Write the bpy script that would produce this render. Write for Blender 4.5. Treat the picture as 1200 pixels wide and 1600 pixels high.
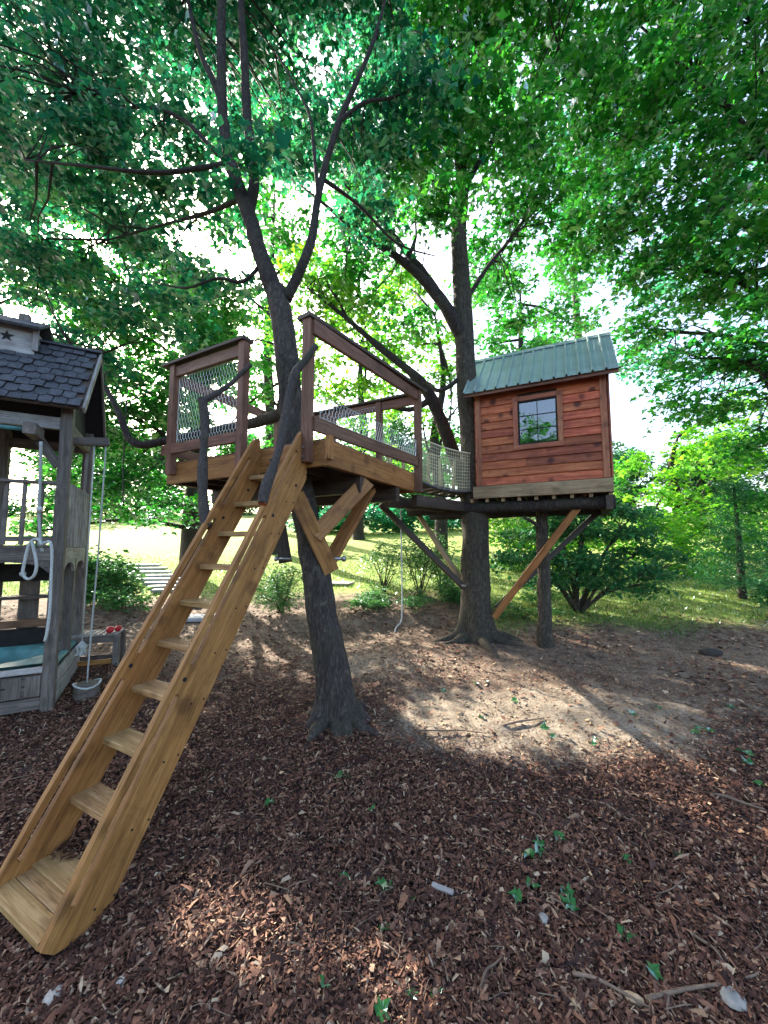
import bpy, bmesh, math, random
import numpy as np
from mathutils import Vector, Matrix, noise as mnoise

for o in list(bpy.data.objects): bpy.data.objects.remove(o)
SC = bpy.context.scene
COL = SC.collection
R = math.radians

# ------------------------------------------------------------------ camera
FPX, PITCH, EYE = 600.0, 0.085, 1.6          # focal length in px of a 1200x1600 frame
cd = bpy.data.cameras.new('camera'); cam = bpy.data.objects.new('camera', cd); COL.objects.link(cam)
cd.sensor_fit = 'VERTICAL'; cd.sensor_height = 24.0; cd.lens = FPX / 1600 * 24
cd.clip_start = 0.05; cd.clip_end = 500
cam.location = (0, 0, EYE); cam.rotation_euler = (math.pi / 2 + PITCH, 0, 0)
SC.camera = cam
SC.render.resolution_x = 768; SC.render.resolution_y = 1024

# ------------------------------------------------------------------ light
SUN_AZ, SUN_EL = R(-38), R(32)               # azimuth from +Y towards +X
sun_dir = Vector((math.sin(SUN_AZ) * math.cos(SUN_EL), math.cos(SUN_AZ) * math.cos(SUN_EL), math.sin(SUN_EL)))
W = bpy.data.worlds.new('World'); SC.world = W; W.use_nodes = True
wn = W.node_tree.nodes; wl = W.node_tree.links; wn.clear()
sky = wn.new('ShaderNodeTexSky'); sky.sky_type = 'NISHITA'; sky.sun_disc = False
sky.sun_elevation = SUN_EL; sky.sun_rotation = SUN_AZ; sky.dust_density = 4.0; sky.air_density = 0.9; sky.ozone_density = 0.5
bg = wn.new('ShaderNodeBackground'); bg.inputs['Strength'].default_value = 0.15
wo = wn.new('ShaderNodeOutputWorld'); wl.new(sky.outputs[0], bg.inputs[0]); wl.new(bg.outputs[0], wo.inputs[0])
sl = bpy.data.lights.new('sun', 'SUN'); sl.energy = 5.0; sl.angle = R(0.5); sl.color = (1, 0.93, 0.8)
so = bpy.data.objects.new('sun', sl); COL.objects.link(so)
so.rotation_euler = sun_dir.to_track_quat('Z', 'Y').to_euler(); so.location = (-8, 10, 14)
VS = SC.view_settings
VS.view_transform = 'Standard'; VS.look = 'None'; VS.exposure = 2.35; VS.gamma = 1.0; VS.use_curve_mapping = False
SC.render.engine = 'CYCLES'
SC.cycles.max_bounces = 8; SC.cycles.transmission_bounces = 6; SC.cycles.diffuse_bounces = 5
SC.cycles.sample_clamp_indirect = 6

# ------------------------------------------------------------------ survey helpers (turn a sighting plus a distance into a place)
def ray(px, py):
    a = (px - 600) / FPX; b = (800 - py) / FPX
    return np.array([a, math.cos(PITCH) - b * math.sin(PITCH), math.sin(PITCH) + b * math.cos(PITCH)])
def at(px, py, D):
    r = ray(px, py); p = np.array([0, 0, EYE]) + r * D / r[1]
    return Vector(p)
GY = [-12, 1, 2, 3.8, 6.3, 8, 10, 14, 20, 30, 60, 100]
GZ = [-.7, -.45, -.36, -.12, .06, .25, .55, 1.05, 1.9, 3.2, 6.5, 9.5]
def gz(x, y):
    x = np.asarray(x, float); y = np.asarray(y, float)
    z = np.interp(y, GY, GZ)
    z = z + .025 * np.sin(1.7 * x + .6) * np.sin(1.3 * y + .3) + .012 * np.sin(4.1 * x + 2 * y) * np.sin(3.3 * y - 1.2 * x)
    # low cut bank beyond the worn ground
    s = np.clip((y - 6.9 - .15 * np.sin(2.2 * x)) / .45, 0, 1); s = s * s * (3 - 2 * s)
    w = np.exp(-((x - .2) / 1.5) ** 2)
    z = z + .16 * w * (s - np.clip((y - 7.4) / 4, 0, 1)) - .07 * w * np.exp(-((y - 6.6) / .5) ** 2)
    z = z - .07 * np.exp(-((x + 1.85) / .55) ** 2 - ((y - 2.15) / .4) ** 2)
    return z
def on_ground(px, py):
    r = ray(px, py); t = .3
    while t < 200:
        p = np.array([0, 0, EYE]) + r * t
        if p[2] <= float(gz(p[0], p[1])): break
        t += .01
    return Vector((p[0], p[1], float(gz(p[0], p[1]))))
def G(x, y, dz=0): return Vector((x, y, float(gz(x, y)) + dz))

# ------------------------------------------------------------------ node helpers / materials
def new_mat(name):
    m = bpy.data.materials.new(name); m.use_nodes = True
    nt = m.node_tree; nt.nodes.clear()
    return m, nt
class N:
    def __init__(s, nt): s.nt = nt
    def n(s, t, **k):
        x = s.nt.nodes.new(t)
        for a, v in k.items():
            if a.startswith('i_'): x.inputs[a[2:].replace('_', ' ')].default_value = v
            else: setattr(x, a, v)
        return x
    def l(s, a, b): s.nt.links.new(a, b)
    def val(s, sock, v):
        if hasattr(v, 'type') and hasattr(v, 'links'): s.l(v, sock)
        else: sock.default_value = v
    def math(s, op, a, b=None, c=None, clamp=False):
        x = s.n('ShaderNodeMath', operation=op, use_clamp=clamp); s.val(x.inputs[0], a)
        if b is not None: s.val(x.inputs[1], b)
        if c is not None: s.val(x.inputs[2], c)
        return x.outputs[0]
    def mix(s, f, a, b, mode='MIX'):
        x = s.n('ShaderNodeMix', data_type='RGBA', blend_type=mode); s.val(x.inputs[0], f); s.val(x.inputs[6], a); s.val(x.inputs[7], b)
        return x.outputs[2]
    def ramp(s, f, pts):
        x = s.n('ShaderNodeValToRGB'); s.l(f, x.inputs[0]); e = x.color_ramp.elements
        while len(e) > 1: e.remove(e[-1])
        e[0].position = pts[0][0]; e[0].color = (*pts[0][1], 1)
        for p, c in pts[1:]:
            q = e.new(p); q.color = (*c, 1)
        return x.outputs[0]
    def noise(s, vec, scale, detail=4, rough=.55, w=None, dist=0):
        x = s.n('ShaderNodeTexNoise'); x.inputs['Scale'].default_value = scale; x.inputs['Detail'].default_value = detail
        x.inputs['Roughness'].default_value = rough; x.inputs['Distortion'].default_value = dist
        if w is not None:
            x.noise_dimensions = '4D'; s.val(x.inputs['W'], w)
        if vec is not None: s.l(vec, x.inputs['Vector'])
        return x.outputs[0]
    def mapv(s, vec, sc=(1, 1, 1), loc=(0, 0, 0)):
        x = s.n('ShaderNodeMapping'); x.inputs['Scale'].default_value = sc; x.inputs['Location'].default_value = loc
        s.l(vec, x.inputs[0]); return x.outputs[0]
    def bump(s, h, strength=.4, dist=.01):
        x = s.n('ShaderNodeBump'); x.inputs['Strength'].default_value = strength; x.inputs['Distance'].default_value = dist
        s.l(h, x.inputs['Height']); return x.outputs[0]
    def bsdf(s, col, rough=.7, normal=None, metal=0, spec=.4):
        x = s.n('ShaderNodeBsdfPrincipled'); s.val(x.inputs['Base Color'], col if not isinstance(col, tuple) else (*col, 1))
        s.val(x.inputs['Roughness'], rough); s.val(x.inputs['Metallic'], metal); x.inputs['Specular IOR Level'].default_value = spec
        if normal is not None: s.l(normal, x.inputs['Normal'])
        return x
    def out(s, sh):
        x = s.n('ShaderNodeOutputMaterial'); s.l(sh, x.inputs[0])

def wood(name, c0, c1, c2, knots=0.0, vary=.35, rough=.62, grain=1.0, weather=None):
    m, nt = new_mat(name); q = N(nt)
    tc = q.n('ShaderNodeTexCoord').outputs['Object']; rnd = q.n('ShaderNodeObjectInfo').outputs['Random']
    wv = q.math('MULTIPLY', rnd, 37.0)
    g1 = q.noise(q.mapv(tc, (1.1, 14, 14)), 1.6 * grain, 5, .6, wv, .6)
    g2 = q.noise(q.mapv(tc, (4, 90, 90)), 1.3 * grain, 3, .6, wv)
    big = q.noise(tc, 3.2, 3, .5, wv)
    f = q.math('ADD', q.math('MULTIPLY', g1, .6), q.math('MULTIPLY', g2, .4))
    col = q.ramp(f, [(.36, c0), (.5, c1), (.62, c2)])
    crk = q.noise(q.mapv(tc, (.9, 26, 26)), 1.5, 2, .5, q.math('ADD', wv, 5.0))
    cm = q.ramp(crk, [(.485, (0, 0, 0)), (.5, (1, 1, 1)), (.515, (0, 0, 0))])
    col = q.mix(q.math('MULTIPLY', cm, .55), col, (c0[0] * .3, c0[1] * .3, c0[2] * .3, 1))
    st = q.ramp(q.noise(tc, 4.5, 6, .7, q.math('ADD', wv, 9.0), 1.0), [(.52, (0, 0, 0)), (.72, (1, 1, 1))])
    col = q.mix(q.math('MULTIPLY', st, .55), col, (c0[0] * .6, c0[1] * .62, c0[2] * .7, 1))
    hsv = q.n('ShaderNodeHueSaturation'); q.l(col, hsv.inputs['Color'])
    v = q.math('ADD', q.math('MULTIPLY', rnd, vary), 1 - vary * .5)
    v = q.math('MULTIPLY', v, q.math('ADD', q.math('MULTIPLY', big, .7), .65))
    q.l(v, hsv.inputs['Value'])
    rnd2 = q.math('FRACT', q.math('MULTIPLY', rnd, 17.3))
    q.l(q.math('ADD', q.math('MULTIPLY', rnd2, .014), .494), hsv.inputs['Hue'])
    col = hsv.outputs[0]
    if knots:
        vo = q.n('ShaderNodeTexVoronoi', voronoi_dimensions='4D'); q.l(q.mapv(tc, (3.2, 9, 3)), vo.inputs['Vector']); q.l(wv, vo.inputs['W'])
        vo.inputs['Scale'].default_value = 1.5
        k = q.ramp(vo.outputs['Distance'], [(.2, (1, 1, 1)), (.36, (0, 0, 0))])
        col = q.mix(q.math('MULTIPLY', k, knots), col, (c0[0] * .25, c0[1] * .2, c0[2] * .2, 1))
    if weather:
        wf = q.ramp(q.noise(tc, 5, 4, .6, wv), [(.45, (0, 0, 0)), (.7, (1, 1, 1))])
        col = q.mix(q.math('MULTIPLY', wf, .6), col, (*weather, 1))
    q.out(q.bsdf(col, rough, q.bump(f, .5, .004), spec=.35).outputs[0])
    return m
M = {}
M['amber'] = wood('amber_wood', (.17, .066, .018), (.30, .128, .036), (.40, .19, .062), .5, .22)
M['treadwood'] = wood('tread_wood', (.22, .11, .035), (.36, .21, .085), (.48, .31, .15), .4, .25)  # amber paled for the treads: their lit look put into the colour, with weathering
M['redwood'] = wood('stained_wood', (.10, .046, .028), (.18, .085, .052), (.26, .135, .088), .4, .3)
M['cedar'] = wood('cedar_wood', (.21, .042, .017), (.37, .09, .036), (.51, .165, .07), .9, .7)
M['cedartrim'] = wood('cedar_trim', (.20, .06, .028), (.30, .10, .05), (.38, .15, .08), .5, .25)
M['tan'] = wood('pine_skirt', (.20, .13, .065), (.32, .22, .12), (.40, .29, .17), .3, .2)
M['paleslat'] = wood('pale_slat', (.30, .25, .12), (.45, .39, .2), (.55, .49, .28), .2, .3)
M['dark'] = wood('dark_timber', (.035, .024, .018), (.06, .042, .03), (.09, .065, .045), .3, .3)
M['grey'] = wood('weathered_wood', (.075, .06, .052), (.14, .115, .10), (.22, .188, .168), .4, .4, .75, weather=(.09, .085, .075))
M['greypale'] = wood('pale_weathered_wood', (.20, .19, .185), (.31, .295, .285), (.42, .40, .39), .2, .2, .75, weather=(.17, .11, .10))

def plain(name, col, rough=.6, metal=0, nscale=20, namp=.5, bump=.2, spec=.4):
    m, nt = new_mat(name); q = N(nt)
    tc = q.n('ShaderNodeTexCoord').outputs['Object']; rnd = q.n('ShaderNodeObjectInfo').outputs['Random']
    f = q.noise(tc, nscale, 5, .6, q.math('MULTIPLY', rnd, 20))
    lo = tuple(c * (1 - namp) for c in col); hi = tuple(min(1, c * (1 + namp)) for c in col)
    c = q.ramp(f, [(.3, lo), (.7, hi)])
    hsv = q.n('ShaderNodeHueSaturation'); q.l(c, hsv.inputs['Color']); q.l(q.math('ADD', q.math('MULTIPLY', rnd, .4), .8), hsv.inputs['Value'])
    q.out(q.bsdf(hsv.outputs[0], rough, q.bump(f, bump, .01), metal, spec).outputs[0])
    return m
M['rope'] = plain('rope_fibre', (.42, .44, .42), .85, 0, 120, .4, .5)
M['darkrope'] = plain('dark_rope', (.03, .03, .03), .8)
M['wire'] = plain('galvanised_wire', (.62, .65, .62), .4, .3, 10, .15)
M['net'] = plain('tan_net', (.58, .54, .36), .8, 0, 40, .3)
M['teal'] = plain('teal_plastic', (.07, .20, .20), .45, 0, 6, .35, .1)
M['sand'] = plain('wet_sand', (.10, .13, .13), .7, 0, 25, .6, .5)
M['steel'] = plain('bolt_steel', (.35, .36, .36), .35, .8, 30, .3)
M['red'] = plain('red_paint', (.42, .02, .025), .35, 0, 8, .2, .05)
M['stone_pale'] = plain('pale_stone', (.36, .33, .29), .75, 0, 14, .35, .5)
M['stone_tan'] = plain('tan_stone', (.38, .26, .15), .8, 0, 14, .4, .5)
M['slab'] = plain('slab_stone', (.38, .38, .40), .8, 0, 10, .3, .4)
M['twig'] = plain('dry_stick', (.17, .115, .08), .8, 0, 30, .4, .4)
M['blackvoid'] = plain('dark_paint_and_shade', (.012, .011, .012), .8)  # dark parts; also shade of holes and playhouse interior put into the colour
M['shingle'] = plain('slate_shingle', (.062, .064, .075), .75, 0, 30, .5, .6)
M['ball_leather'] = plain('soil_clod', (.03, .024, .02), .9, 0, 30, .5, .6)

def mk_roofmetal():
    m, nt = new_mat('green_sheet_metal'); q = N(nt)
    tc = q.n('ShaderNodeTexCoord').outputs['Object']
    f = q.noise(q.mapv(tc, (1.5, 1.5, 1.5)), 2.0, 4, .6)
    c = q.ramp(f, [(.3, (.28, .39, .38)), (.7, (.42, .53, .51))])
    st = q.noise(q.mapv(tc, (60, 1.5, 60)), 1, 3)
    c = q.mix(q.math('MULTIPLY', st, .3), c, (.2, .25, .24, 1))
    r = q.math('ADD', q.math('MULTIPLY', f, .3), .22)
    q.out(q.bsdf(c, r, None, .5, .5).outputs[0]); return m
M['roofmetal'] = mk_roofmetal()
def mk_glass():
    m, nt = new_mat('window_glass'); q = N(nt)
    gl = q.n('ShaderNodeBsdfGlossy'); gl.inputs['Roughness'].default_value = .015
    tr = q.n('ShaderNodeBsdfTransparent'); tr.inputs[0].default_value = (.5, .55, .55, 1)
    tc = q.n('ShaderNodeTexCoord').outputs['Object']
    q.l(q.bump(q.noise(tc, 5, 2), .05, .02), gl.inputs['Normal'])
    fr = q.n('ShaderNodeFresnel'); fr.inputs[0].default_value = 2.6
    mx = q.n('ShaderNodeMixShader'); q.l(fr.outputs[0], mx.inputs[0]); q.l(tr.outputs[0], mx.inputs[1]); q.l(gl.outputs[0], mx.inputs[2])
    q.out(mx.outputs[0]); return m
M['glass'] = mk_glass()
def mk_bark(name, c0, c1, c2, sc=1):
    m, nt = new_mat(name); q = N(nt)
    tc = q.n('ShaderNodeTexCoord').outputs['Object']
    f = q.noise(q.mapv(tc, (11 * sc, 11 * sc, 2.6 * sc)), 2.5, 8, .7, None, 1.4)
    g = q.noise(tc, 2.3, 3)
    vo = q.n('ShaderNodeTexVoronoi', feature='DISTANCE_TO_EDGE'); q.l(q.mapv(tc, (20 * sc, 20 * sc, 5 * sc)), vo.inputs['Vector']); vo.inputs['Scale'].default_value = 1.3
    fis = q.ramp(vo.outputs['Distance'], [(0, (0, 0, 0)), (.16, (1, 1, 1))])
    f = q.math('MULTIPLY', f, q.math('ADD', q.math('MULTIPLY', fis, .16), .86))
    c = q.ramp(f, [(.28, c0), (.5, c1), (.7, c2)])
    lich = q.ramp(q.noise(tc, 9, 4, .6), [(.62, (0, 0, 0)), (.68, (1, 1, 1))])
    c = q.mix(q.math('MULTIPLY', lich, .45), c, (c2[0] * 1.2, c2[1] * 1.35, c2[2] * 1.2, 1))
    ml = q.ramp(g, [(.5, (0, 0, 0)), (.72, (1, 1, 1))])
    c = q.mix(q.math('MULTIPLY', ml, .4), c, (.075, .085, .045, 1))
    q.out(q.bsdf(c, .85, q.bump(f, 1.0, .035), spec=.2).outputs[0]); return m
M['bark'] = mk_bark('maple_bark', (.014, .011, .011), (.045, .035, .032), (.10, .082, .072))
M['barktrunk'] = mk_bark('trunk_bark', (.02, .017, .015), (.065, .053, .047), (.14, .118, .102))  # maple bark made lighter: light on the lower trunk put into the colour
M['barkpole'] = mk_bark('pole_bark', (.04, .034, .032), (.10, .085, .078), (.17, .145, .13), 2.5)
M['barkgrey'] = mk_bark('grey_bark', (.02, .016, .013), (.066, .055, .042), (.145, .122, .092))

def mk_leaf(name, c0, c1, c2, trans=.55, tcol=(1, 1, 1), gloss=.12):
    m, nt = new_mat(name); q = N(nt)
    rnd = q.n('ShaderNodeNewGeometry').outputs['Random Per Island']
    tc = q.n('ShaderNodeTexCoord').outputs['Object']
    f = q.math('ADD', q.math('MULTIPLY', rnd, .5), q.math('MULTIPLY', q.noise(tc, 1.3, 3), .5))
    c = q.ramp(f, [(.2, c0), (.5, c1), (.85, c2)])
    d = q.n('ShaderNodeBsdfDiffuse'); q.l(c, d.inputs[0])
    t = q.n('ShaderNodeBsdfTranslucent'); q.l(q.mix(1, c, (*tcol, 1), 'MULTIPLY'), t.inputs[0])
    mx = q.n('ShaderNodeMixShader'); mx.inputs[0].default_value = trans; q.l(d.outputs[0], mx.inputs[1]); q.l(t.outputs[0], mx.inputs[2])
    g = q.n('ShaderNodeBsdfGlossy'); g.inputs['Roughness'].default_value = .38; g.inputs['Color'].default_value = (.8, .9, 1, 1)
    fr = q.n('ShaderNodeFresnel'); fr.inputs[0].default_value = 1.4
    m2 = q.n('ShaderNodeMixShader'); q.l(q.math('MULTIPLY', fr.outputs[0], gloss * 2.2), m2.inputs[0]); q.l(mx.outputs[0], m2.inputs[1]); q.l(g.outputs[0], m2.inputs[2])
    q.out(m2.outputs[0]); return m
M['leaf'] = mk_leaf('maple_leaf', (.010, .13, .022), (.03, .25, .026), (.10, .42, .026), .62)
M['leafcool'] = mk_leaf('cool_leaf', (.008, .11, .065), (.020, .20, .085), (.055, .33, .08), .62)
M['leafwarm'] = mk_leaf('warm_leaf', (.05, .26, .015), (.13, .44, .02), (.36, .60, .03), .62)
M['leafdark'] = mk_leaf('dark_leaf', (.015, .10, .035), (.030, .17, .05), (.07, .26, .06), .5)
M['leafshrub'] = mk_leaf('shrub_leaf', (.03, .12, .03), (.07, .22, .05), (.15, .33, .07), .5)
M['litter_green'] = mk_leaf('fallen_green', (.02, .10, .03), (.04, .16, .04), (.08, .24, .05), .2)
M['grass'] = mk_leaf('grass_blade', (.05, .13, .02), (.10, .22, .03), (.2, .33, .05), .4)

def mk_chip():
    m, nt = new_mat('wood_chip'); q = N(nt)
    rnd = q.n('ShaderNodeNewGeometry').outputs['Random Per Island']
    c = q.ramp(rnd, [(.0, (.03, .010, .007)), (.3, (.09, .033, .021)), (.6, (.17, .068, .042)), (.82, (.27, .13, .078)), (.94, (.40, .25, .155)), (1, (.54, .41, .28))])
    tc = q.n('ShaderNodeTexCoord').outputs['Object']
    big = q.noise(tc, .8, 3)
    c = q.mix(q.math('MULTIPLY', big, .5), c, (.07, .05, .04, 1))
    q.out(q.bsdf(c, .8, None, spec=.25).outputs[0]); return m
M['chip'] = mk_chip()
def mk_ground():
    m, nt = new_mat('ground_soil'); q = N(nt)
    tc = q.n('ShaderNodeTexCoord').outputs['Object']
    sep = q.n('ShaderNodeSeparateXYZ'); q.l(tc, sep.inputs[0]); X, Y = sep.outputs[0], sep.outputs[1]
    n1 = q.noise(tc, 1.3, 5, .6); n2 = q.noise(tc, 7, 6, .65); n3 = q.noise(tc, 40, 4, .7); n4 = q.noise(tc, .35, 3)
    fine = q.math('ADD', q.math('MULTIPLY', n2, .5), q.math('MULTIPLY', n3, .5))
    mulch = q.ramp(fine, [(.35, (.02, .012, .011)), (.5, (.05, .03, .026)), (.66, (.11, .068, .052))])
    dirt = q.ramp(fine, [(.36, (.06, .04, .027)), (.5, (.14, .098, .07)), (.64, (.26, .2, .15))])
    sand = q.ramp(fine, [(.36, (.12, .09, .062)), (.52, (.24, .195, .145)), (.66, (.34, .29, .23))])
    lawn = q.ramp(fine, [(.35, (.10, .14, .03)), (.55, (.23, .28, .07)), (.7, (.36, .36, .13))])
    wob = q.math('MULTIPLY', q.math('SUBTRACT', n1, .5), 2.2)
    wob2 = q.math('MULTIPLY', q.math('SUBTRACT', n2, .5), 1.2)
    # bare dirt grows from about four metres out
    dm = q.math('ADD', q.math('ADD', q.math('MULTIPLY', q.math('SUBTRACT', Y, 3.9), .9), wob), wob2)
    dm = q.math('ADD', dm, q.math('MULTIPLY', X, .22), None, True)
    col = q.mix(dm, mulch, dirt)
    def ell(cx, cy, rx, ry, k):
        a = q.math('POWER', q.math('DIVIDE', q.math('SUBTRACT', X, cx), rx), 2); b = q.math('POWER', q.math('DIVIDE', q.math('SUBTRACT', Y, cy), ry), 2)
        e = q.math('SUBTRACT', 1, q.math('ADD', a, b)); rag = q.math('MULTIPLY', q.math('SUBTRACT', n3, .5), 1.6); return q.math('MULTIPLY', q.math('ADD', q.math('ADD', q.math('MULTIPLY', e, k), rag), q.math('ADD', wob, wob2)), 1.3, None, True)
    s = q.math('MAXIMUM', ell(1.55, 4.0, 1.9, .75, 1.0), ell(-.1, 5.3, 1.0, .45, .9))
    col = q.mix(q.math('MULTIPLY', s, .9), col, sand)
    # grass: beyond ten metres everywhere, closer in on the right
    rightness = q.math('MULTIPLY', q.math('SUBTRACT', X, 1.5, None, True), 2.0, None, True)
    thr = q.math('SUBTRACT', 8.6, q.math('MULTIPLY', rightness, 1.9))
    lm = q.math('ADD', q.math('ADD', q.math('SUBTRACT', Y, thr), q.math('MULTIPLY', wob, 1.2)), wob2, None, True)
    col = q.mix(lm, col, lawn)
    q.out(q.bsdf(col, .95, q.bump(fine, .9, .03), spec=.15).outputs[0]); return m
M['ground'] = mk_ground()

# ------------------------------------------------------------------ object helpers
WM = {}
def link(name, me, mat, parent=None, mw=None, kind=None, label=None, cat=None, group=None):
    o = bpy.data.objects.new(name, me); COL.objects.link(o)
    mw = mw or Matrix.Identity(4); WM[o.name] = mw
    if parent is not None:
        o.parent = parent; o.matrix_local = WM[parent.name].inverted() @ mw
    else: o.matrix_world = mw
    if me is not None and mat is not None and len(me.materials) == 0: me.materials.append(M[mat] if isinstance(mat, str) else mat)
    if kind: o['kind'] = kind
    if label: o['label'] = label
    if cat: o['category'] = cat
    if group: o['group'] = group
    return o
def thing(name, label, cat, loc, group=None):
    return link(name, None, None, None, Matrix.Translation(Vector(loc)), None, label, cat, group)
def mesh(name, V, F, smooth=False):
    me = bpy.data.meshes.new(name); me.from_pydata([tuple(v) for v in V], [], F); me.update()
    if smooth: me.shade_smooth()
    return me
def np_mesh(name, V, F, smooth=False):
    """V (n,3) float array, F (m,k) int array of equal sized faces"""
    V = np.ascontiguousarray(V, np.float32); F = np.ascontiguousarray(F, np.int32); k = F.shape[1]
    me = bpy.data.meshes.new(name); me.vertices.add(len(V)); me.vertices.foreach_set('co', V.ravel())
    me.loops.add(F.size); me.loops.foreach_set('vertex_index', F.ravel())
    me.polygons.add(len(F)); me.polygons.foreach_set('loop_start', np.arange(0, F.size, k, dtype=np.int32))
    if smooth: me.polygons.foreach_set('use_smooth', np.ones(len(F), bool))
    me.update(calc_edges=True); return me
PC = {}
def plank_mesh(L, w, h, ch=.004):
    key = (round(L, 3), round(w, 3), round(h, 3), ch)
    if key in PC: return PC[key]
    c = min(ch, w * .3, h * .3); a, b = w / 2, h / 2
    prof = [(a - c, -b), (a, -b + c), (a, b - c), (a - c, b), (-a + c, b), (-a, b - c), (-a, -b + c), (-a + c, -b)]
    V = [(s * L / 2, y, z) for s in (-1, 1) for y, z in prof]
    F = [(i, (i + 1) % 8, 8 + (i + 1) % 8, 8 + i) for i in range(8)] + [tuple(range(7, -1, -1)), tuple(range(8, 16))]
    PC[key] = me = mesh('plank', V, F); return me
PMC = {}
def frame(p0, p1, up):
    p0, p1 = Vector(p0), Vector(p1); x = (p1 - p0).normalized(); z = Vector(up); z = (z - x * z.dot(x))
    if z.length < 1e-5: z = Vector((1, 0, 0)) - x * x.x
    z.normalize(); y = z.cross(x)
    m = Matrix((x, y, z)).transposed().to_4x4(); m.translation = (p0 + p1) / 2
    return m, (p1 - p0).length
def plank(name, p0, p1, w, h, mat, parent, up=(0, 0, 1), ch=.004, **k):
    """board from p0 to p1; h is its size along up, w across"""
    m, L = frame(p0, p1, up)
    base = plank_mesh(L, w, h, ch); key = (base.name, mat)
    if key not in PMC:
        me = base if len(base.materials) == 0 else base.copy()
        if len(me.materials): me.materials.clear()
        me.materials.append(M[mat]); PMC[key] = me
    return link(name, PMC[key], mat, parent, m, **k)
def tube_data(P, rad, seg=8, noise=0, seed=0, cap=True):
    P = [Vector(p) for p in P]; n = len(P)
    if not hasattr(rad, '__len__'): rad = [rad] * n
    V, F = [], []
    t = (P[1] - P[0]).normalized(); ref = Vector((0, 0, 1)) if abs(t.z) < .9 else Vector((0, 1, 0))
    u = (ref - t * ref.dot(t)).normalized()
    for i in range(n):
        t = (P[min(i + 1, n - 1)] - P[max(i - 1, 0)]).normalized()
        u = (u - t * u.dot(t)).normalized(); v = t.cross(u)
        for j in range(seg):
            a = 2 * math.pi * j / seg; d = u * math.cos(a) + v * math.sin(a); r = rad[i]
            if noise: r *= 1 + noise * mnoise.noise(Vector((P[i] + d * rad[i]) * 4 + Vector((seed, 0, 0))))
            V.append(P[i] + d * r)
    for i in range(n - 1):
        for j in range(seg): F.append((i * seg + j, i * seg + (j + 1) % seg, (i + 1) * seg + (j + 1) % seg, (i + 1) * seg + j))
    if cap: F.append(tuple(range(seg - 1, -1, -1))); F.append(tuple(range((n - 1) * seg, n * seg)))
    return V, F
def spline(P, rad, k=5):
    P = [Vector(p) for p in P]; n = len(P); out, ro = [], []
    for i in range(n - 1):
        a, b, c, d = P[max(i - 1, 0)], P[i], P[i + 1], P[min(i + 2, n - 1)]
        for s in range(k):
            t = s / k
            out.append(.5 * (2 * b + (c - a) * t + (2 * a - 5 * b + 4 * c - d) * t * t + (3 * b - a - 3 * c + d) * t ** 3))
            ro.append(rad[i] + (rad[i + 1] - rad[i]) * t)
    out.append(P[-1]); ro.append(rad[-1]); return out, ro
def tube(name, P, rad, mat, parent=None, seg=8, noise=0, seed=0, smooth=True, origin=None, **k):
    V, F = tube_data(P, rad, seg, noise, seed)
    o0 = Vector(origin) if origin is not None else Vector(P[0])
    me = mesh(name, [v - o0 for v in V], F, smooth)
    return link(name, me, mat, parent, Matrix.Translation(o0), **k)
def limb(name, P, rad, mat, parent, seg=9, k=5, noise=.25, seed=0, **kw):
    p, r = spline(P, rad, k); return tube(name, p, r, mat, parent, seg, noise, seed, **kw), p, r
def flared_trunk(P, rad, mat, parent, seed, gzv, amp=.9, fall=.13, lobes=5):
    # trunk whose foot spreads into buttress lobes
    p, r = spline(P, rad, 7); seg = 30; V, F = tube_data(p, r, seg, .1, seed); rr = random.Random(seed); ph = [rr.uniform(0, 6.28) for _ in range(3)]
    out = []
    for i, v in enumerate(V[:len(p) * seg]):
        c = p[i // seg]; a = math.atan2(v.y - c.y, v.x - c.x); h = max(0, v.z - gzv); e = math.exp(-h / fall)
        l = max(0, .5 + .5 * math.sin(lobes * a + ph[0]) + .3 * math.sin((lobes - 2) * a + ph[1]))
        f = 1 + amp * e * (.15 + l * l * .75) + .05 * math.sin(lobes * a + ph[0]) * math.exp(-h / 1.2) + .05 * mnoise.noise(Vector(v) * 9)
        q = c + (v - c) * f
        if h < .3: q.z -= .5 * e * max(0, f - 1.25) * .2
        out.append(q)
    me = mesh('trunk', [q - p[0] for q in out], F, True)
    return link('trunk', me, mat, parent, Matrix.Translation(p[0])), p, r
class MB:
    def __init__(s): s.V, s.F = [], []
    def add(s, V, F):
        o = len(s.V); s.V += list(V); s.F += [tuple(i + o for i in f) for f in F]
    def tube(s, P, r, seg=5): s.add(*tube_data(P, r, seg, cap=True))
    def box(s, p0, p1, w, h, up=(0, 0, 1), ch=.003):
        m, L = frame(p0, p1, up); me = plank_mesh(L, w, h, ch)
        s.add([m @ v.co for v in me.vertices], [tuple(p.vertices) for p in me.polygons])
    def build(s, name, mat, parent, origin, smooth=False, **k):
        o0 = Vector(origin); return link(name, mesh(name, [Vector(v) - o0 for v in s.V], s.F, smooth), mat, parent, Matrix.Translation(o0), **k)

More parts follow.
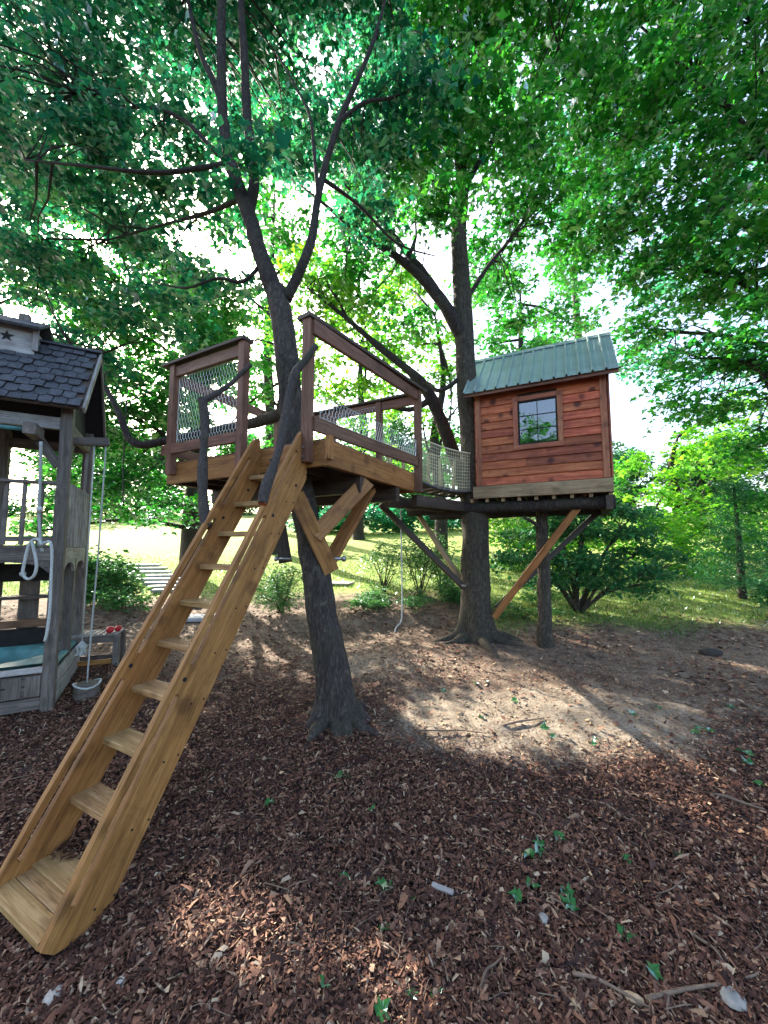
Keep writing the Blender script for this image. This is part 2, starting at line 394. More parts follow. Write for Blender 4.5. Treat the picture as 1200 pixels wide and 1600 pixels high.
# ------------------------------------------------------------------ ground
def build_ground():
    ys = np.concatenate([np.linspace(-12, 0, 14, False), np.linspace(0, 9, 150, False), np.linspace(9, 20, 60, False), np.linspace(20, 110, 50)])
    xs = np.concatenate([np.linspace(-90, -10, 35, False), np.linspace(-10, 10, 180, False), np.linspace(10, 90, 36)])
    XX, YY = np.meshgrid(xs, ys); ZZ = gz(XX, YY)
    near = np.exp(-((YY - 3) / 5) ** 2)
    rs = np.random.RandomState(3)
    ZZ += rs.normal(0, .008, ZZ.shape) * near
    V = np.stack([XX, YY, ZZ], -1).reshape(-1, 3); nx = len(xs); ny = len(ys)
    i = (np.arange(ny - 1)[:, None] * nx + np.arange(nx - 1)[None]).ravel()
    F = np.stack([i, i + 1, i + nx + 1, i + nx], 1)
    link('ground', np_mesh('ground', V, F, True), 'ground', kind='structure')
build_ground()

# ------------------------------------------------------------------ leaves
LV = np.array([(0, 0, 0), (.52, .36, -.05), (.2, .5, .03), (0, 1, -.12), (-.2, .5, .03), (-.52, .36, -.05)])
LF = np.array([(0, 1, 2), (0, 2, 3), (0, 3, 4), (0, 4, 5)])
LV2 = np.array([(0, 0, 0), (.34, .45, .04), (0, 1, -.1), (-.34, .45, .04)])
LF2 = np.array([(0, 1, 2), (0, 2, 3)])
LV3 = np.array([(0, 0, 0), (.13, .4, .03), (0, 1, -.08), (-.13, .4, .03)])
def leaf_mesh(name, P, size, rs, tilt=.6, droop=.3, shape=0, outdir=None, origin=(0, 0, 0)):
    lv, lf = ((LV, LF), (LV2, LF2), (LV3, LF2))[shape]
    n = len(P); az = rs.uniform(0, 2 * np.pi, n)
    d = np.stack([np.cos(az), np.sin(az), -droop + rs.normal(0, .3, n)], 1)
    if outdir is not None: d = d * .7 + outdir * .6
    d /= np.linalg.norm(d, axis=1)[:, None]
    nm = np.stack([rs.normal(0, tilt, n), rs.normal(0, tilt, n), np.ones(n)], 1)
    nm -= d * (nm * d).sum(1)[:, None]; nm /= np.linalg.norm(nm, axis=1)[:, None] + 1e-9
    s = np.cross(d, nm); sz = size * rs.lognormal(-.05, .28, n)
    V = (P[:, None, :] - np.array(origin) + sz[:, None, None] * (lv[None, :, 0, None] * s[:, None] + lv[None, :, 1, None] * d[:, None] + lv[None, :, 2, None] * nm[:, None]))
    F = lf[None] + (np.arange(n) * len(lv))[:, None, None]
    return np_mesh(name, V.reshape(-1, 3), F.reshape(-1, 3))
def clusters(blobs, rs, step, shell=.45):
    """cluster centres through the blobs' volume, denser near the surface"""
    C = []
    for (c, r) in blobs:
        c = np.array(c); r = np.array(r if hasattr(r, '__len__') else (r, r, r * .75))
        n = max(3, int(np.prod(r) ** (2 / 3) * 7.5 / step ** 2))
        d = rs.normal(size=(n, 3)); d /= np.linalg.norm(d, axis=1)[:, None]
        q = (rs.uniform(shell ** 2, 1, n) ** .5)[:, None]
        C.append(c + d * q * r * rs.uniform(.85, 1.15, (n, 1)))
    return np.concatenate(C)
def crown(parent, blobs, mat, size, step, per, seed, spread=.32, shape=0, tilt=.6, droop=.3, flat=.35, anchors=None, twigmat='bark', name='crown', twig_every=2, zmin=None):
    rs = np.random.RandomState(seed); o0 = WM[parent.name].translation
    C = clusters(blobs, rs, step)
    if zmin is not None: C = C[C[:, 2] > zmin]
    n = len(C); k = rs.poisson(per * 1.6, n) + 3
    idx = np.repeat(np.arange(n), k); P = C[idx]
    slope = rs.normal(0, .25, (n, 2))[idx]
    off = rs.normal(0, spread * .55, (len(P), 3)); off[:, 2] *= flat
    off[:, 2] += (off[:, :2] * slope).sum(1) - .25 * (off[:, :2] ** 2).sum(1) / spread
    P = P + off
    ok = P[:, 2] > gz(P[:, 0], P[:, 1]) + .1
    # made-up slit: leaves removed along the sun's path to light a streak of mulch
    sd = np.array(sun_dir); g = P[:, :2] - sd[:2] * ((P[:, 2] + .36) / sd[2])[:, None]
    a0, a1 = np.array((-1.08, 2.15)), np.array((.2, 1.81)); ab = a1 - a0; L2 = ab @ ab; tt = (g - a0) @ ab / L2; di = np.abs((g - a0) @ np.array((-ab[1], ab[0]))) / L2 ** .5
    ok &= ~((tt > -.05) & (tt < 1.05) & (di < .19))
    P = P[ok]
    link(name, leaf_mesh(name, P, size, rs, tilt, droop, shape, origin=o0), mat, parent, Matrix.Translation(o0), kind='stuff')
    if anchors is not None and len(anchors):
        A = np.array([tuple(a) for a in anchors]); mb = MB()
        for c in C[::twig_every]:
            dd = np.linalg.norm(A - c, axis=1) + .25 * np.abs(A[:, 2] - c[2] + .4); a = Vector(A[rs.choice(np.argsort(dd)[:7])]); c = Vector(c)
            L = (c - a).length
            if L < .15 or L > 3.2: continue
            j = lambda s: Vector(rs.normal(0, s, 3))
            m1 = a.lerp(c, .35) + Vector((0, 0, .08 * L)) + j(.04 * L); m2 = a.lerp(c, .7) + Vector((0, 0, .05 * L)) + j(.05 * L)
            r0 = .006 + .006 * L
            mb.tube([a, m1, m2, c], [r0, r0 * .7, r0 * .5, r0 * .25], 4)
        if mb.V: mb.build('twigs', twigmat, parent, o0, True, kind='stuff')
    return len(P)

def tree_root(name, label, loc, cat='tree', group=None): return thing(name, label, cat, loc, group)
# ------------------------------------------------------------------ the leaning maple that carries the platform
def roots(parent, c, r, n, seed, mat, L=.5, skip=None):
    rs = random.Random(seed)
    for i in range(n):
        a = 2 * math.pi * (i + rs.uniform(-.25, .25)) / n; l = L * rs.uniform(.6, 1.3); d = Vector((math.cos(a), math.sin(a), 0)); e = Vector((-d.y, d.x, 0)) * rs.uniform(-.3, .3)
        P = [Vector(c) + d * r * .3 + Vector((0, 0, .07)), None, None, None]
        for k, t in ((1, .45), (2, .75), (3, 1.15)):
            q = Vector(c) + d * (r * .6 + l * t * .8) + e * l * t * t; P[k] = G(q.x, q.y, (.03, .006, -.03)[k - 1])
        limb('root', P, [r * .26, r * .24, r * .16, r * .07], mat, parent, 8, 4, .3, seed + i)
def make_tree1():
    pts = [(531, 1150, 3.96), (528, 1112, 3.96), (521, 1060, 3.97), (503, 960, 4.0), (494, 900, 4.04), (483, 830, 4.1), (464, 730, 4.25), (452, 600, 4.35), (441, 500, 4.45), (430, 452, 4.5)]
    P = [at(*p) for p in pts]; b0 = G(P[1].x, P[1].y)
    t = tree_root('maple_tree', 'dark leaning maple trunk rising through the railed deck and forking above it', b0)
    _, A, _ = flared_trunk(P, [.20, .185, .17, .155, .145, .14, .137, .135, .135, .125], 'barktrunk', t, 3, b0.z, 1.0, .12, 5)
    roots(t, b0, .26, 8, 4, 'barktrunk', .36)
    an = A[-8:]
    def br(pp, rr, seed):
        Q = [at(*p) for p in pp]; _, p, _ = limb('branch', Q, rr, 'bark', t, 8, 4, .2, seed); an.extend(p[2:]); return p
    br([(430, 456, 4.5), (408, 400, 4.6), (388, 335, 4.75), (362, 260, 4.9), (348, 180, 5.0), (346, 80, 5.1), (345, -40, 5.2), (330, -180, 5.4)], [.115, .10, .095, .088, .078, .07, .06, .03], 11)
    br([(388, 335, 4.75), (397, 290, 4.85), (395, 250, 4.9), (386, 180, 5.0), (382, 90, 5.1), (377, -20, 5.2), (390, -160, 5.3)], [.08, .078, .074, .066, .06, .05, .03], 12)
    br([(447, 468, 4.48), (470, 420, 4.45), (488, 370, 4.5), (495, 320, 4.6), (508, 260, 4.7), (530, 190, 4.8), (556, 130, 4.9), (585, 60, 5), (610, -30, 5.1)], [.08, .06, .055, .05, .045, .04, .034, .028, .015], 13)
    br([(498, 310, 4.6), (492, 250, 4.7), (486, 190, 4.85), (470, 150, 5), (430, 80, 5.2)], [.03, .026, .022, .018, .01], 14)
    br([(349, 170, 5), (335, 130, 5.1), (312, 80, 5.2), (296, 10, 5.4), (280, -60, 5.6)], [.05, .045, .036, .03, .015], 15)
    br([(364, 262, 4.9), (330, 230, 5.0), (290, 190, 5.2), (245, 170, 5.4), (180, 165, 5.7), (110, 140, 6)], [.04, .034, .03, .025, .02, .01], 16)
    br([(412, 408, 4.6), (380, 440, 4.5), (340, 435, 4.5), (290, 450, 4.6), (240, 440, 4.8)], [.03, .022, .018, .015, .007], 17)
    br([(530, 190, 4.8), (570, 160, 4.9), (620, 150, 5.1), (690, 110, 5.4)], [.03, .025, .02, .01], 18)
    br([(505, 280, 4.7), (560, 320, 5), (620, 380, 5.3), (680, 400, 5.6)], [.028, .022, .017, .008], 19)
    # low limb that leaves behind the railing and climbs towards the playhouse
    br([(455, 640, 4.36), (400, 660, 5.0), (340, 672, 5.5), (275, 685, 5.7), (210, 693, 5.8), (186, 645, 5.9), (160, 600, 6.0), (120, 560, 6.3)], [.08, .075, .07, .062, .058, .045, .03, .012], 20)
    br([(398, 300, 4.8), (330, 330, 5.2), (260, 350, 5.7), (150, 380, 6.3)], [.04, .03, .022, .01], 21)
    br([(358, 255, 4.9), (250, 270, 4.6), (140, 260, 4.6), (40, 250, 4.8)], [.035, .03, .02, .01], 22)
    B = []
    for (x, y, D, r) in [(60, 60, 6.5, 1.5), (180, 110, 6.2, 1.3), (300, 40, 6.8, 1.4), (440, 60, 6.4, 1.2), (560, 60, 6.2, 1.1), (90, 230, 5.6, 1.0),
                         (230, 240, 5.6, .85), (330, 210, 6.3, .9), (560, 210, 6.3, .9), (480, 240, 7, .9), (60, 400, 6.4, 1.0), (190, 330, 7.0, .8), (250, 480, 6.3, .75),
                         (330, 430, 4.9, .38), (390, 215, 4.3, .3), (600, 330, 6.0, .6), (470, -80, 5.5, 1.3), (200, -80, 5.5, 1.4), (-80, 150, 5.5, 1.4), (0, 520, 7.5, .9), (140, 560, 7.5, .7), (640, 160, 5.4, .7), (340, 330, 5.6, .45)]:
        B.append((tuple(at(x, y, D)), (r, r, r * .7)))
    crown(t, B, 'leafcool', .118, .52, 44, 21, anchors=an, spread=.40, flat=.22)
make_tree1()

def make_tree2():
    pts = [(746, 1035, 6.55), (745, 1000, 6.55), (744, 955, 6.57), (743, 900, 6.6), (742, 800, 6.62), (736, 690, 6.64), (729, 590, 6.66), (724, 500, 6.7), (720, 430, 6.75), (717, 360, 6.8), (722, 290, 6.9), (716, 200, 7), (722, 90, 7.1), (715, -60, 7.3)]
    P = [at(*p) for p in pts]; b0 = G(P[1].x, P[1].y)
    t = tree_root('maple_tree', 'upright maple with flared root base standing against the red cabin and carrying its braces', b0)
    _, A, _ = flared_trunk(P, [.27, .255, .245, .235, .225, .19, .18, .17, .155, .145, .12, .1, .08, .04], 'barkgrey', t, 5, b0.z, .8, .16, 5)
    roots(t, b0, .34, 8, 9, 'barkgrey', .7)
    an = A[-35:]
    def br(pp, rr, seed):
        Q = [at(*p) for p in pp]; _, p, _ = limb('branch', Q, rr, 'bark', t, 8, 4, .2, seed); an.extend(p[2:])
    br([(726, 530, 6.68), (708, 500, 6.6), (690, 470, 6.6), (655, 430, 6.6), (610, 395, 6.6), (560, 365, 6.7), (520, 330, 6.8), (470, 290, 7)], [.13, .12, .105, .085, .065, .05, .035, .012], 31)
    br([(690, 470, 6.6), (665, 430, 6.8), (640, 400, 6.9), (600, 350, 7.1), (560, 310, 7.3), (530, 280, 7.5)], [.08, .07, .06, .045, .03, .012], 32)
    br([(722, 480, 6.7), (760, 420, 6.9), (800, 370, 7.2), (850, 300, 7.5)], [.05, .04, .03, .012], 33)
    br([(718, 370, 6.8), (690, 300, 7), (650, 250, 7.2), (610, 180, 7.4)], [.05, .04, .03, .012], 34)
    br([(722, 300, 6.9), (770, 220, 6.7), (830, 160, 6.6), (900, 110, 6.6)], [.06, .05, .035, .012], 35)
    br([(640, 400, 6.9), (650, 370, 7), (648, 340, 7.2)], [.035, .025, .01], 36)
    br([(724, 585, 6.66), (700, 605, 6.6), (682, 610, 6.7), (668, 598, 7), (655, 610, 7.3)], [.045, .04, .035, .025, .012], 37)
    B = []
    for (x, y, D, r) in [(720, 60, 6.6, 1.2), (640, 100, 7.4, 1.3), (820, 60, 6.8, 1.1), (880, 170, 6.6, 1.1), (760, 180, 6.0, .95), (670, 240, 6.6, 1.0), (800, 290, 7.0, .9), (590, 270, 8, 1.1),
                         (880, 320, 7.3, .9), (560, 400, 8.5, .9), (560, 470, 9, .8), (640, 490, 8.5, .6), (720, -80, 6.5, 1.6), (900, -40, 6, 1.3), (760, 410, 8.5, .8), (800, 480, 8.5, .7), (700, 330, 6.1, .5)]:
        B.append((tuple(at(x, y, D)), (r, r, r * .7)))
    crown(t, B, 'leaf', .122, .54, 37, 22, anchors=an, spread=.40, flat=.22)
make_tree2()

def simple_tree(name, label, base, H, r, blobs, mat, seed, size=.16, step=.6, per=22, shape=0, lean=(0, 0), branches=6, bark='bark', group=None, spread=.45, tilt=.6, droop=.3, flat=.35, twig_every=3, trunk_top=.8):
    rs = random.Random(seed); base = Vector(base)
    t = tree_root(name, label, base, 'tree', group)
    top = base + Vector((lean[0], lean[1], H * trunk_top))
    P = [base - Vector((0, 0, .15)), base + Vector((0, 0, .25))] + [base.lerp(top, f) + Vector((rs.uniform(-1, 1), rs.uniform(-1, 1), 0)) * .035 * H * f for f in (.25, .5, .75, 1)]
    _, A, _ = limb('trunk', P, [r * 1.6, r * 1.15, r, r * .8, r * .5, r * .15], bark, t, 9, 4, .2, seed)
    an = list(A[len(A) // 3:])
    for i in range(branches):
        c = Vector(blobs[i % len(blobs)][0]); s = A[int(len(A) * rs.uniform(.35, .9))]
        if (c - s).length > 4.2 : s = min(A[len(A) // 3:], key=lambda q: (q - c).length + max(0, q.z - c.z) * 2)
        if (c - s).length > 5: continue
        m = s.lerp(c, .5) + Vector((0, 0, .1 * (c - s).length)) + Vector((rs.uniform(-1, 1), rs.uniform(-1, 1), rs.uniform(-1, 1))) * .08 * (c - s).length
        _, p, _ = limb('branch', [s, m, c], [r * .3, r * .2, r * .07], bark, t, 6, 4, .2, seed + i); an.extend(p[2:])
    crown(t, blobs, mat, size, step, per, seed, spread, shape, tilt, droop, flat, an, bark, twig_every=twig_every)
    return t
def PB(L): return [(tuple(at(x, y, D)), (r, r, r * .7)) for (x, y, D, r) in L]

# big maple whose trunk stands out of the frame on the right
t3 = simple_tree('maple_tree', 'broad maple beyond the cabin with dark limbs reaching in over the right lawn', G(7.8, 6.6), 10, .24,
    PB([(1000, 40, 6.5, 1.0), (1100, 120, 6.0, 1.2), (1180, 20, 6.2, 1.3), (960, 210, 7.2, 1.1), (1060, 280, 6.6, 1.1), (1170, 250, 6.2, 1.0), (940, 380, 8.0, 1.0), (1030, 420, 7.4, .9), (1130, 440, 7.2, .9),
        (1210, 400, 6.6, 1.0), (1180, 560, 7.5, .8), (1080, 560, 8.4, .8), (1010, 520, 9, .8), (1270, 150, 6, 1.3), (1260, 600, 7.4, 1.0), (1120, -90, 6, 1.5), (1160, 690, 8.5, .7), (1230, 760, 8.5, .7), (1190, 330, 5.8, .7), (1130, 350, 6.5, .7), (1200, 480, 6.4, .7), (1100, 640, 9, .8), (1040, 620, 9.5, .6)]),
    'leaf', 41, .125, .55, 36, branches=14, lean=(.3, .3), spread=.42, twig_every=1, flat=.22)

# leaning slender tree behind the rope bridge
def lean_tree():
    pts = [(752, 975, 8.2), (748, 900, 8.1), (735, 800, 7.9), (712, 720, 7.7), (690, 660, 7.5), (668, 612, 7.4), (640, 580, 7.4), (590, 540, 7.5), (535, 492, 7.7), (480, 450, 8.0)]
    P = [at(*p) for p in pts]; P[0] = G(P[0].x, P[0].y, -.1)
    t = tree_root('leaning_tree', 'slender dark tree leaning over behind the rope bridge', G(P[0].x, P[0].y), 'tree')
    _, A, _ = limb('trunk', P, [.18, .15, .14, .135, .125, .115, .085, .065, .045, .015], 'bark', t, 10, 5, .2, 51)
    Q = [at(*p) for p in [(672, 625, 7.4), (640, 640, 7.4), (590, 632, 7.4), (520, 636, 7.5)]]
    _, p2, _ = limb('branch', Q, [.07, .05, .04, .015], 'bark', t, 7, 4, .2, 52)
    crown(t, PB([(520, 470, 8.2, .7), (480, 430, 8.6, .8), (600, 560, 8.3, .45), (560, 610, 8.6, .5), (500, 560, 8.8, .5)]), 'leafwarm', .12, .42, 20, 53, anchors=A[10:] + p2, spread=.34)
lean_tree()
# slim bare trunk under the cabin
def slim_tree():
    P = [at(*p) for p in [(853, 1030, 6.15), (852, 1005, 6.15), (851, 950, 6.2), (849, 880, 6.25), (846, 800, 6.3), (845, 760, 6.35)]]
    b0 = G(P[1].x, P[1].y)
    t = tree_root('slim_tree', 'slim bare grey trunk standing below the cabin floor', b0, 'tree')
    limb('trunk', P, [.15, .125, .105, .10, .085, .08], 'barkgrey', t, 10, 4, .2, 55)
    limb('branch', [at(847, 832, 6.28), at(836, 818, 6.2), at(818, 808, 6.1)], [.035, .03, .02], 'barkgrey', t, 7, 3, .2, 56)
slim_tree()

# trees of the middle distance, left of and behind the deck
simple_tree('maple_tree', 'leafy maple behind the shingled playhouse with low bright hanging boughs', G(-5.6, 11.2), 9, .26,
    PB([(60, 420, 9.5, 1.2), (180, 500, 9.8, 1.0), (220, 620, 9.5, .9), (150, 640, 9, .8), (230, 740, 9.5, .8), (170, 780, 9, .7), (280, 790, 9.8, .6), (330, 600, 10, .8), (320, 500, 10.5, 1.0), (100, 720, 9.5, .9), (20, 620, 9.5, 1.0), (60, 830, 9, .5), (240, 380, 10, 1.2), (380, 760, 11, .6), (40, 250, 9, 1.5), (190, 700, 10.5, .9), (120, 560, 10.5, 1.0), (250, 660, 10.5, .9), (360, 690, 11, .8), (310, 560, 11, .7), (210, 800, 10, .5), (130, 790, 9.6, .6), (263, 605, 9.5, .9), (219, 571, 10.5, 1.0), (290, 640, 9, .6), (330, 560, 10, .9), (200, 480, 10.5, 1.0), (360, 470, 11, 1.0), (300, 520, 9.5, .8), (150, 450, 9.5, 1.0)]),
    'leaf', 61, .13, .43, 26, branches=12, spread=.4)
bgt = [
    ('maple_tree', 'airy green tree behind the netted railing of the deck', 430, 15.5, 3, [(430, 560, 15, .9), (390, 620, 15.5, 1.0), (440, 680, 15, .8), (470, 600, 15.5, .7), (350, 540, 16, 1.0), (400, 480, 16, 1.0), (300, 440, 16, 1.0), (330, 700, 15.5, .8)], 'leaf'),
    ('maple_tree', 'yellow-green tree between the leaning slender tree and the cabin', 690, 14.5, 3, [(690, 590, 15, .7), (650, 540, 15, .8), (700, 520, 15.5, .8), (660, 650, 14.5, .6), (700, 690, 14.5, .6), (640, 450, 16, 1.0), (730, 620, 15, .6)], 'leafwarm'),  # px, py(crown centre), D, spread, kind
    ('maple_tree', 'tall yellow-green sunlit tree seen over the deck railing', 560, 20, 3.2, [(560, 520, 20, 2.2), (500, 600, 19, 1.6), (620, 620, 20, 1.7), (560, 680, 19, 1.5), (610, 470, 22, 2), (450, 520, 21, 2.0), (680, 560, 22, 1.2), (540, 740, 19, 1.2), (610, 720, 20, 1.1), (480, 680, 20, 1.2), (420, 740, 20, 1.1), (600, 560, 21, 1.4)], 'leafwarm'),
    ('maple_tree', 'bright green tree behind the forked maple and cabin roof', 820, 17, 3, [(820, 560, 17, 1.5), (880, 500, 18, 1.7), (780, 450, 19, 1.9), (900, 420, 19, 1.8), (820, 680, 17, 1.2), (700, 650, 18, .9), (690, 700, 17, .9), (770, 540, 18, 1.4), (800, 620, 17, 1.1), (760, 730, 18, .9), (690, 740, 18, .7), (850, 740, 18, 1.2), (960, 740, 18, 1.0)], 'leaf'),
    ('maple_tree', 'pale green tree at the lawn edge right of the cabin', 1060, 16, 3, [(1060, 760, 15, 1.1), (1000, 770, 15, .8), (1120, 720, 15, 1.3), (1100, 800, 14, 1.0), (1180, 700, 15, 1.5), (1010, 820, 14, .8), (1150, 640, 16, 1.1), (1090, 690, 16, 1.2), (1040, 820, 16, 1.0), (1180, 790, 14, 1.2), (1120, 850, 15, .9), (1060, 870, 15, .7), (990, 720, 17, .9), (1230, 850, 14, 1.2)], 'leafwarm'),
    ('maple_tree', 'dense cool green tree over the playhouse roof', -60, 15, 3, [(20, 350, 15, 2.4), (100, 480, 15, 1.9), (-60, 520, 14, 2), (150, 300, 16, 2.4), (40, 640, 14, 1.5), (250, 430, 17, 1.6), (-150, 350, 14, 2.4), (180, 560, 16, 1.6), (-20, 200, 14, 2.4)], 'leafcool'),
    ('maple_tree', 'dark green tree high above the middle of the lawn', 420, 24, 4, [(380, 330, 24, 3.2), (300, 480, 24, 2.6), (470, 400, 23, 2.5), (360, 560, 24, 2.0), (420, 200, 24, 4), (620, 300, 24, 3.6), (720, 160, 24, 4)], 'leaf'),
    ('maple_tree', 'tall tree filling the gap above the cabin roof', 930, 22, 4, [(940, 300, 22, 3.5), (1060, 420, 22, 3), (1000, 180, 22, 3.5), (1150, 330, 21, 3.5), (1020, 560, 22, 1.9), (1150, 560, 21, 2.4), (880, 200, 22, 3.2)], 'leafcool')]
for i, (nm, lb, px, D, hh, bl, mt) in enumerate(bgt):
    x = (px - 600) / 600 * D
    tops = max(at(a, b, c).z for a, b, c, _ in bl)
    base = G(x, D)
    simple_tree(nm, lb, base, max(3, (tops - base.z)), .012 * D + .05, PB(bl), mt, 70 + i, .011 * D + .03, .045 * D, 20, shape=1 if D > 18 else 0, branches=8, spread=.03 * D, group=None, twig_every=4)
# far wood at the top of the lawn: individual trees in a row
rs = random.Random(8)
far_labels = ['round pale green tree in the far row at the top of the lawn', 'dark dense tree in the far row at the top of the lawn']
for i in range(17):
    D = rs.uniform(44, 56); x = -56 + i * 7 + rs.uniform(-1.5, 1.5); base = G(x, D); H = rs.uniform(9, 13); k = i % 2
    bl = [((base.x + rs.uniform(-2, 2), base.y + rs.uniform(-1.5, 1.5), base.z + H * f), (rs.uniform(2.3, 3.4), rs.uniform(2.3, 3.4), rs.uniform(1.5, 2.2))) for f in (.1, .18, .26, .36, .46, .56, .66, .76, .88)]
    simple_tree('far_tree', far_labels[k], base, H, .25, bl, ('leafshrub', 'leafdark')[k], 100 + i, .42, 1.2, 20, 1, branches=4, group='trees along the top of the lawn: ' + ('pale', 'dark')[k], spread=1.0, twig_every=6)
simple_tree('maple_tree', 'leafy maple standing behind the viewpoint and mirrored in the cabin window', G(-6.2, -6.5), 9, .25, [((-6 + dx, -6.5 + dy, z), (1.5, 1.5, 1.1)) for dx, dy, z in ((0, 0, 7.5), (-1.6, 0, 5.6), (1.6, .6, 5.4), (0, 1.5, 4.2), (-1, -1.5, 6.5), (2.4, -1, 6.8), (-2.8, 1, 4.2), (1, 0, 3.4), (-1.2, .5, 2.9), (3.2, 0, 4.0))], 'leaf', 98, .15, .55, 24, branches=9, spread=.45)
# low blue-green hedge bushes on the lawn
def bush(name, label, base, blobs, mat, seed, size, step, per, spread=.25, shape=1, cat='bush', stems=7, group=None, tilt=.7, droop=.2, flat=.6, stemr=.012):
    rs = random.Random(seed); base = Vector(base); t = thing(name, label, cat, base, group); an = []
    for i in range(stems):
        c = Vector(blobs[i % len(blobs)][0]) + Vector((rs.uniform(-.1, .1), rs.uniform(-.1, .1), 0)); s = base + Vector((rs.uniform(-.06, .06), rs.uniform(-.06, .06), -.03))
        m = s.lerp(c, .5) + Vector((0, 0, .12 * (c - s).length)) + Vector((rs.uniform(-1, 1), rs.uniform(-1, 1), 0)) * .05
        _, p, _ = limb('stem', [s, m, c], [stemr * 1.2, stemr, stemr * .4], 'barkgrey', t, 6, 3, .1, seed + i); an.extend(p[1:])
    crown(t, blobs, mat, size, step, per, seed, spread, shape, tilt, droop, flat, an, 'barkgrey', name='foliage')
    return t
bush('lawn_shrub', 'sunlit green shrub on the lawn behind the low spreading maple', G(4.0, 12.2), PB([(790, 830, 12, .8), (850, 840, 12.2, .9), (930, 830, 12.5, .9), (820, 870, 12, .7), (1000, 850, 12.5, .8), (890, 870, 12, .7), (780, 790, 13, .7)]), 'leafwarm', 128, .13, .4, 22, .32)
bush('lawn_shrub', 'sunlit yellow-green shrub on the lawn beside the dark conifer', G(7.9, 11.5), PB([(1060, 850, 11.5, .7), (1120, 820, 11.5, .8), (1180, 840, 11, .8), (1090, 880, 11.2, .6), (1030, 810, 12, .7)]), 'leafwarm', 129, .13, .4, 22, .32)
for i, (px, D, w, h) in enumerate([(500, 24, 1.7, 1.3), (565, 23, 1.9, 1.4), (635, 24, 1.9, 1.5), (705, 25, 1.8, 1.4)]):
    b = G((px - 600) / 600 * D, D)
    bush('hedge_bush', 'low blue-green hedge bush in the row across the sunny lawn', b, [((b.x - .6, b.y, b.z + h * .5), (w * .7, w * .6, h * .55)), ((b.x + .6, b.y, b.z + h * .6), (w * .7, w * .6, h * .6))], 'leafcool', 130 + i, .26, .6, 22, .5, group='hedge bushes on the lawn')
# Japanese maple: many fine stems, foliage in flat layers
def jmaple():
    b = on_ground(905, 957)
    rs = random.Random(5); L = []
    D = b.y
    for (x, y, dd, rx, rz) in [(905, 820, 0, 1.0, .14), (845, 835, .2, .8, .13), (965, 830, .1, .9, .14), (1010, 862, 0, .75, .12), (890, 868, -.4, .9, .13), (820, 868, 0, .7, .12), (960, 882, -.3, .9, .12), (1020, 895, -.2, .6, .1), (900, 905, -.3, .7, .1), (985, 915, -.4, .6, .09), (850, 900, .2, .6, .1), (925, 795, .3, .8, .14), (870, 800, .3, .7, .12), (990, 800, .4, .6, .12)]:
        L.append((tuple(at(x, y, D + dd)), (rx, rx * .8, rz)))
    bush('japanese_maple', 'low spreading fine-leaved maple with layered dark foliage and many thin stems', b, L, 'leafdark', 140, .085, .26, 30, .26, 1, 'tree', 14, None, .5, .5, .3, .03)
jmaple()
def conifer():
    b = on_ground(1160, 935); t = tree_root('conifer_tree', 'dark young conifer with reddish trunk at the right edge of the lawn', b)
    limb('trunk', [b - Vector((0, 0, .1)), b + Vector((.02, 0, 1.2)), b + Vector((0, 0, 2.7))], [.09, .06, .015], 'redbarkx' if 'redbarkx' in M else 'bark', t, 8, 4, .2, 1)
    bl = []; rs = random.Random(3)
    for k in range(9):
        z = .45 + k * .27; r = (1.15 - k * .11)
        for j in range(4):
            a = j * 1.57 + k * .7; bl.append(((b.x + math.cos(a) * r * .5, b.y + math.sin(a) * r * .5, b.z + z), (r * .5, r * .5, .1)))
    crown(t, bl, 'leafdark', .085, .3, 26, 151, .22, 2, .8, .5, .4)
conifer()
bush('rounded_bush', 'leafy green bush beside the stone steps behind the playhouse', on_ground(165, 935), PB([(160, 890, 8.6, .55), (130, 900, 8.6, .5), (185, 905, 8.4, .4), (150, 925, 8.3, .4), (190, 935, 8.2, .35)]), 'leafshrub', 160, .09, .2, 22, .18)
bush('thin_shrub', 'clump of thin-stemmed shrub behind the ladder', on_ground(437, 957), PB([(432, 905, 7.6, .4), (450, 925, 7.6, .35), (425, 935, 7.5, .35), (455, 890, 7.7, .3)]), 'leafshrub', 161, .085, .2, 16, .16, 2, stems=9)
for i, (x, yb, yt, w) in enumerate([(600, 925, 855, .35), (655, 930, 850, .45), (690, 925, 865, .35)]):
    b = on_ground(x, yb); D = b.y
    bush('thin_shrub', ['small airy shrub with narrow leaves left of the hanging rope', 'airy narrow-leaved shrub behind the hanging rope', 'small airy shrub beside the braced maple'][i], b, PB([(x - 18, yt + 10, D, w), (x + 15, yt, D, w), (x, yt + 28, D, w * .9), (x + 22, yt + 35, D, w * .7)]), 'leafshrub', 165 + i, .11, .26, 11, .22, 2, stems=8)
rs = random.Random(77)
for i in range(24):   # low leafy plants on the bank
    x = rs.uniform(550, 740) if i < 16 else rs.uniform(780, 870); y = rs.uniform(925, 958) if i < 16 else rs.uniform(940, 975)
    b = on_ground(x, y)
    bush('bank_plant', 'low green leafy plant on the dirt bank below the deck' if i < 16 else 'low green leafy plant on the bank behind the braced maple', b, [((b.x, b.y, b.z + .12), (.26, .24, .09))], 'leafshrub', 180 + i, .1, .14, 12, .13, 2, 'plant', 2, 'bank plants ' + ('below deck' if i < 16 else 'behind maple'), .6, .1, .5, .005)
bush('low_bush', 'low ragged bush on the bank just behind the braced maple', on_ground(705, 935), PB([(700, 915, 8.2, .3), (715, 930, 8, .3)]), 'leafshrub', 210, .08, .2, 18, .15)
bush('low_bush', 'dark low bush at the right edge of the lawn', on_ground(1210, 960), PB([(1200, 925, 7.2, .3), (1225, 910, 7.2, .4)]), 'leafdark', 211, .07, .18, 22, .15)
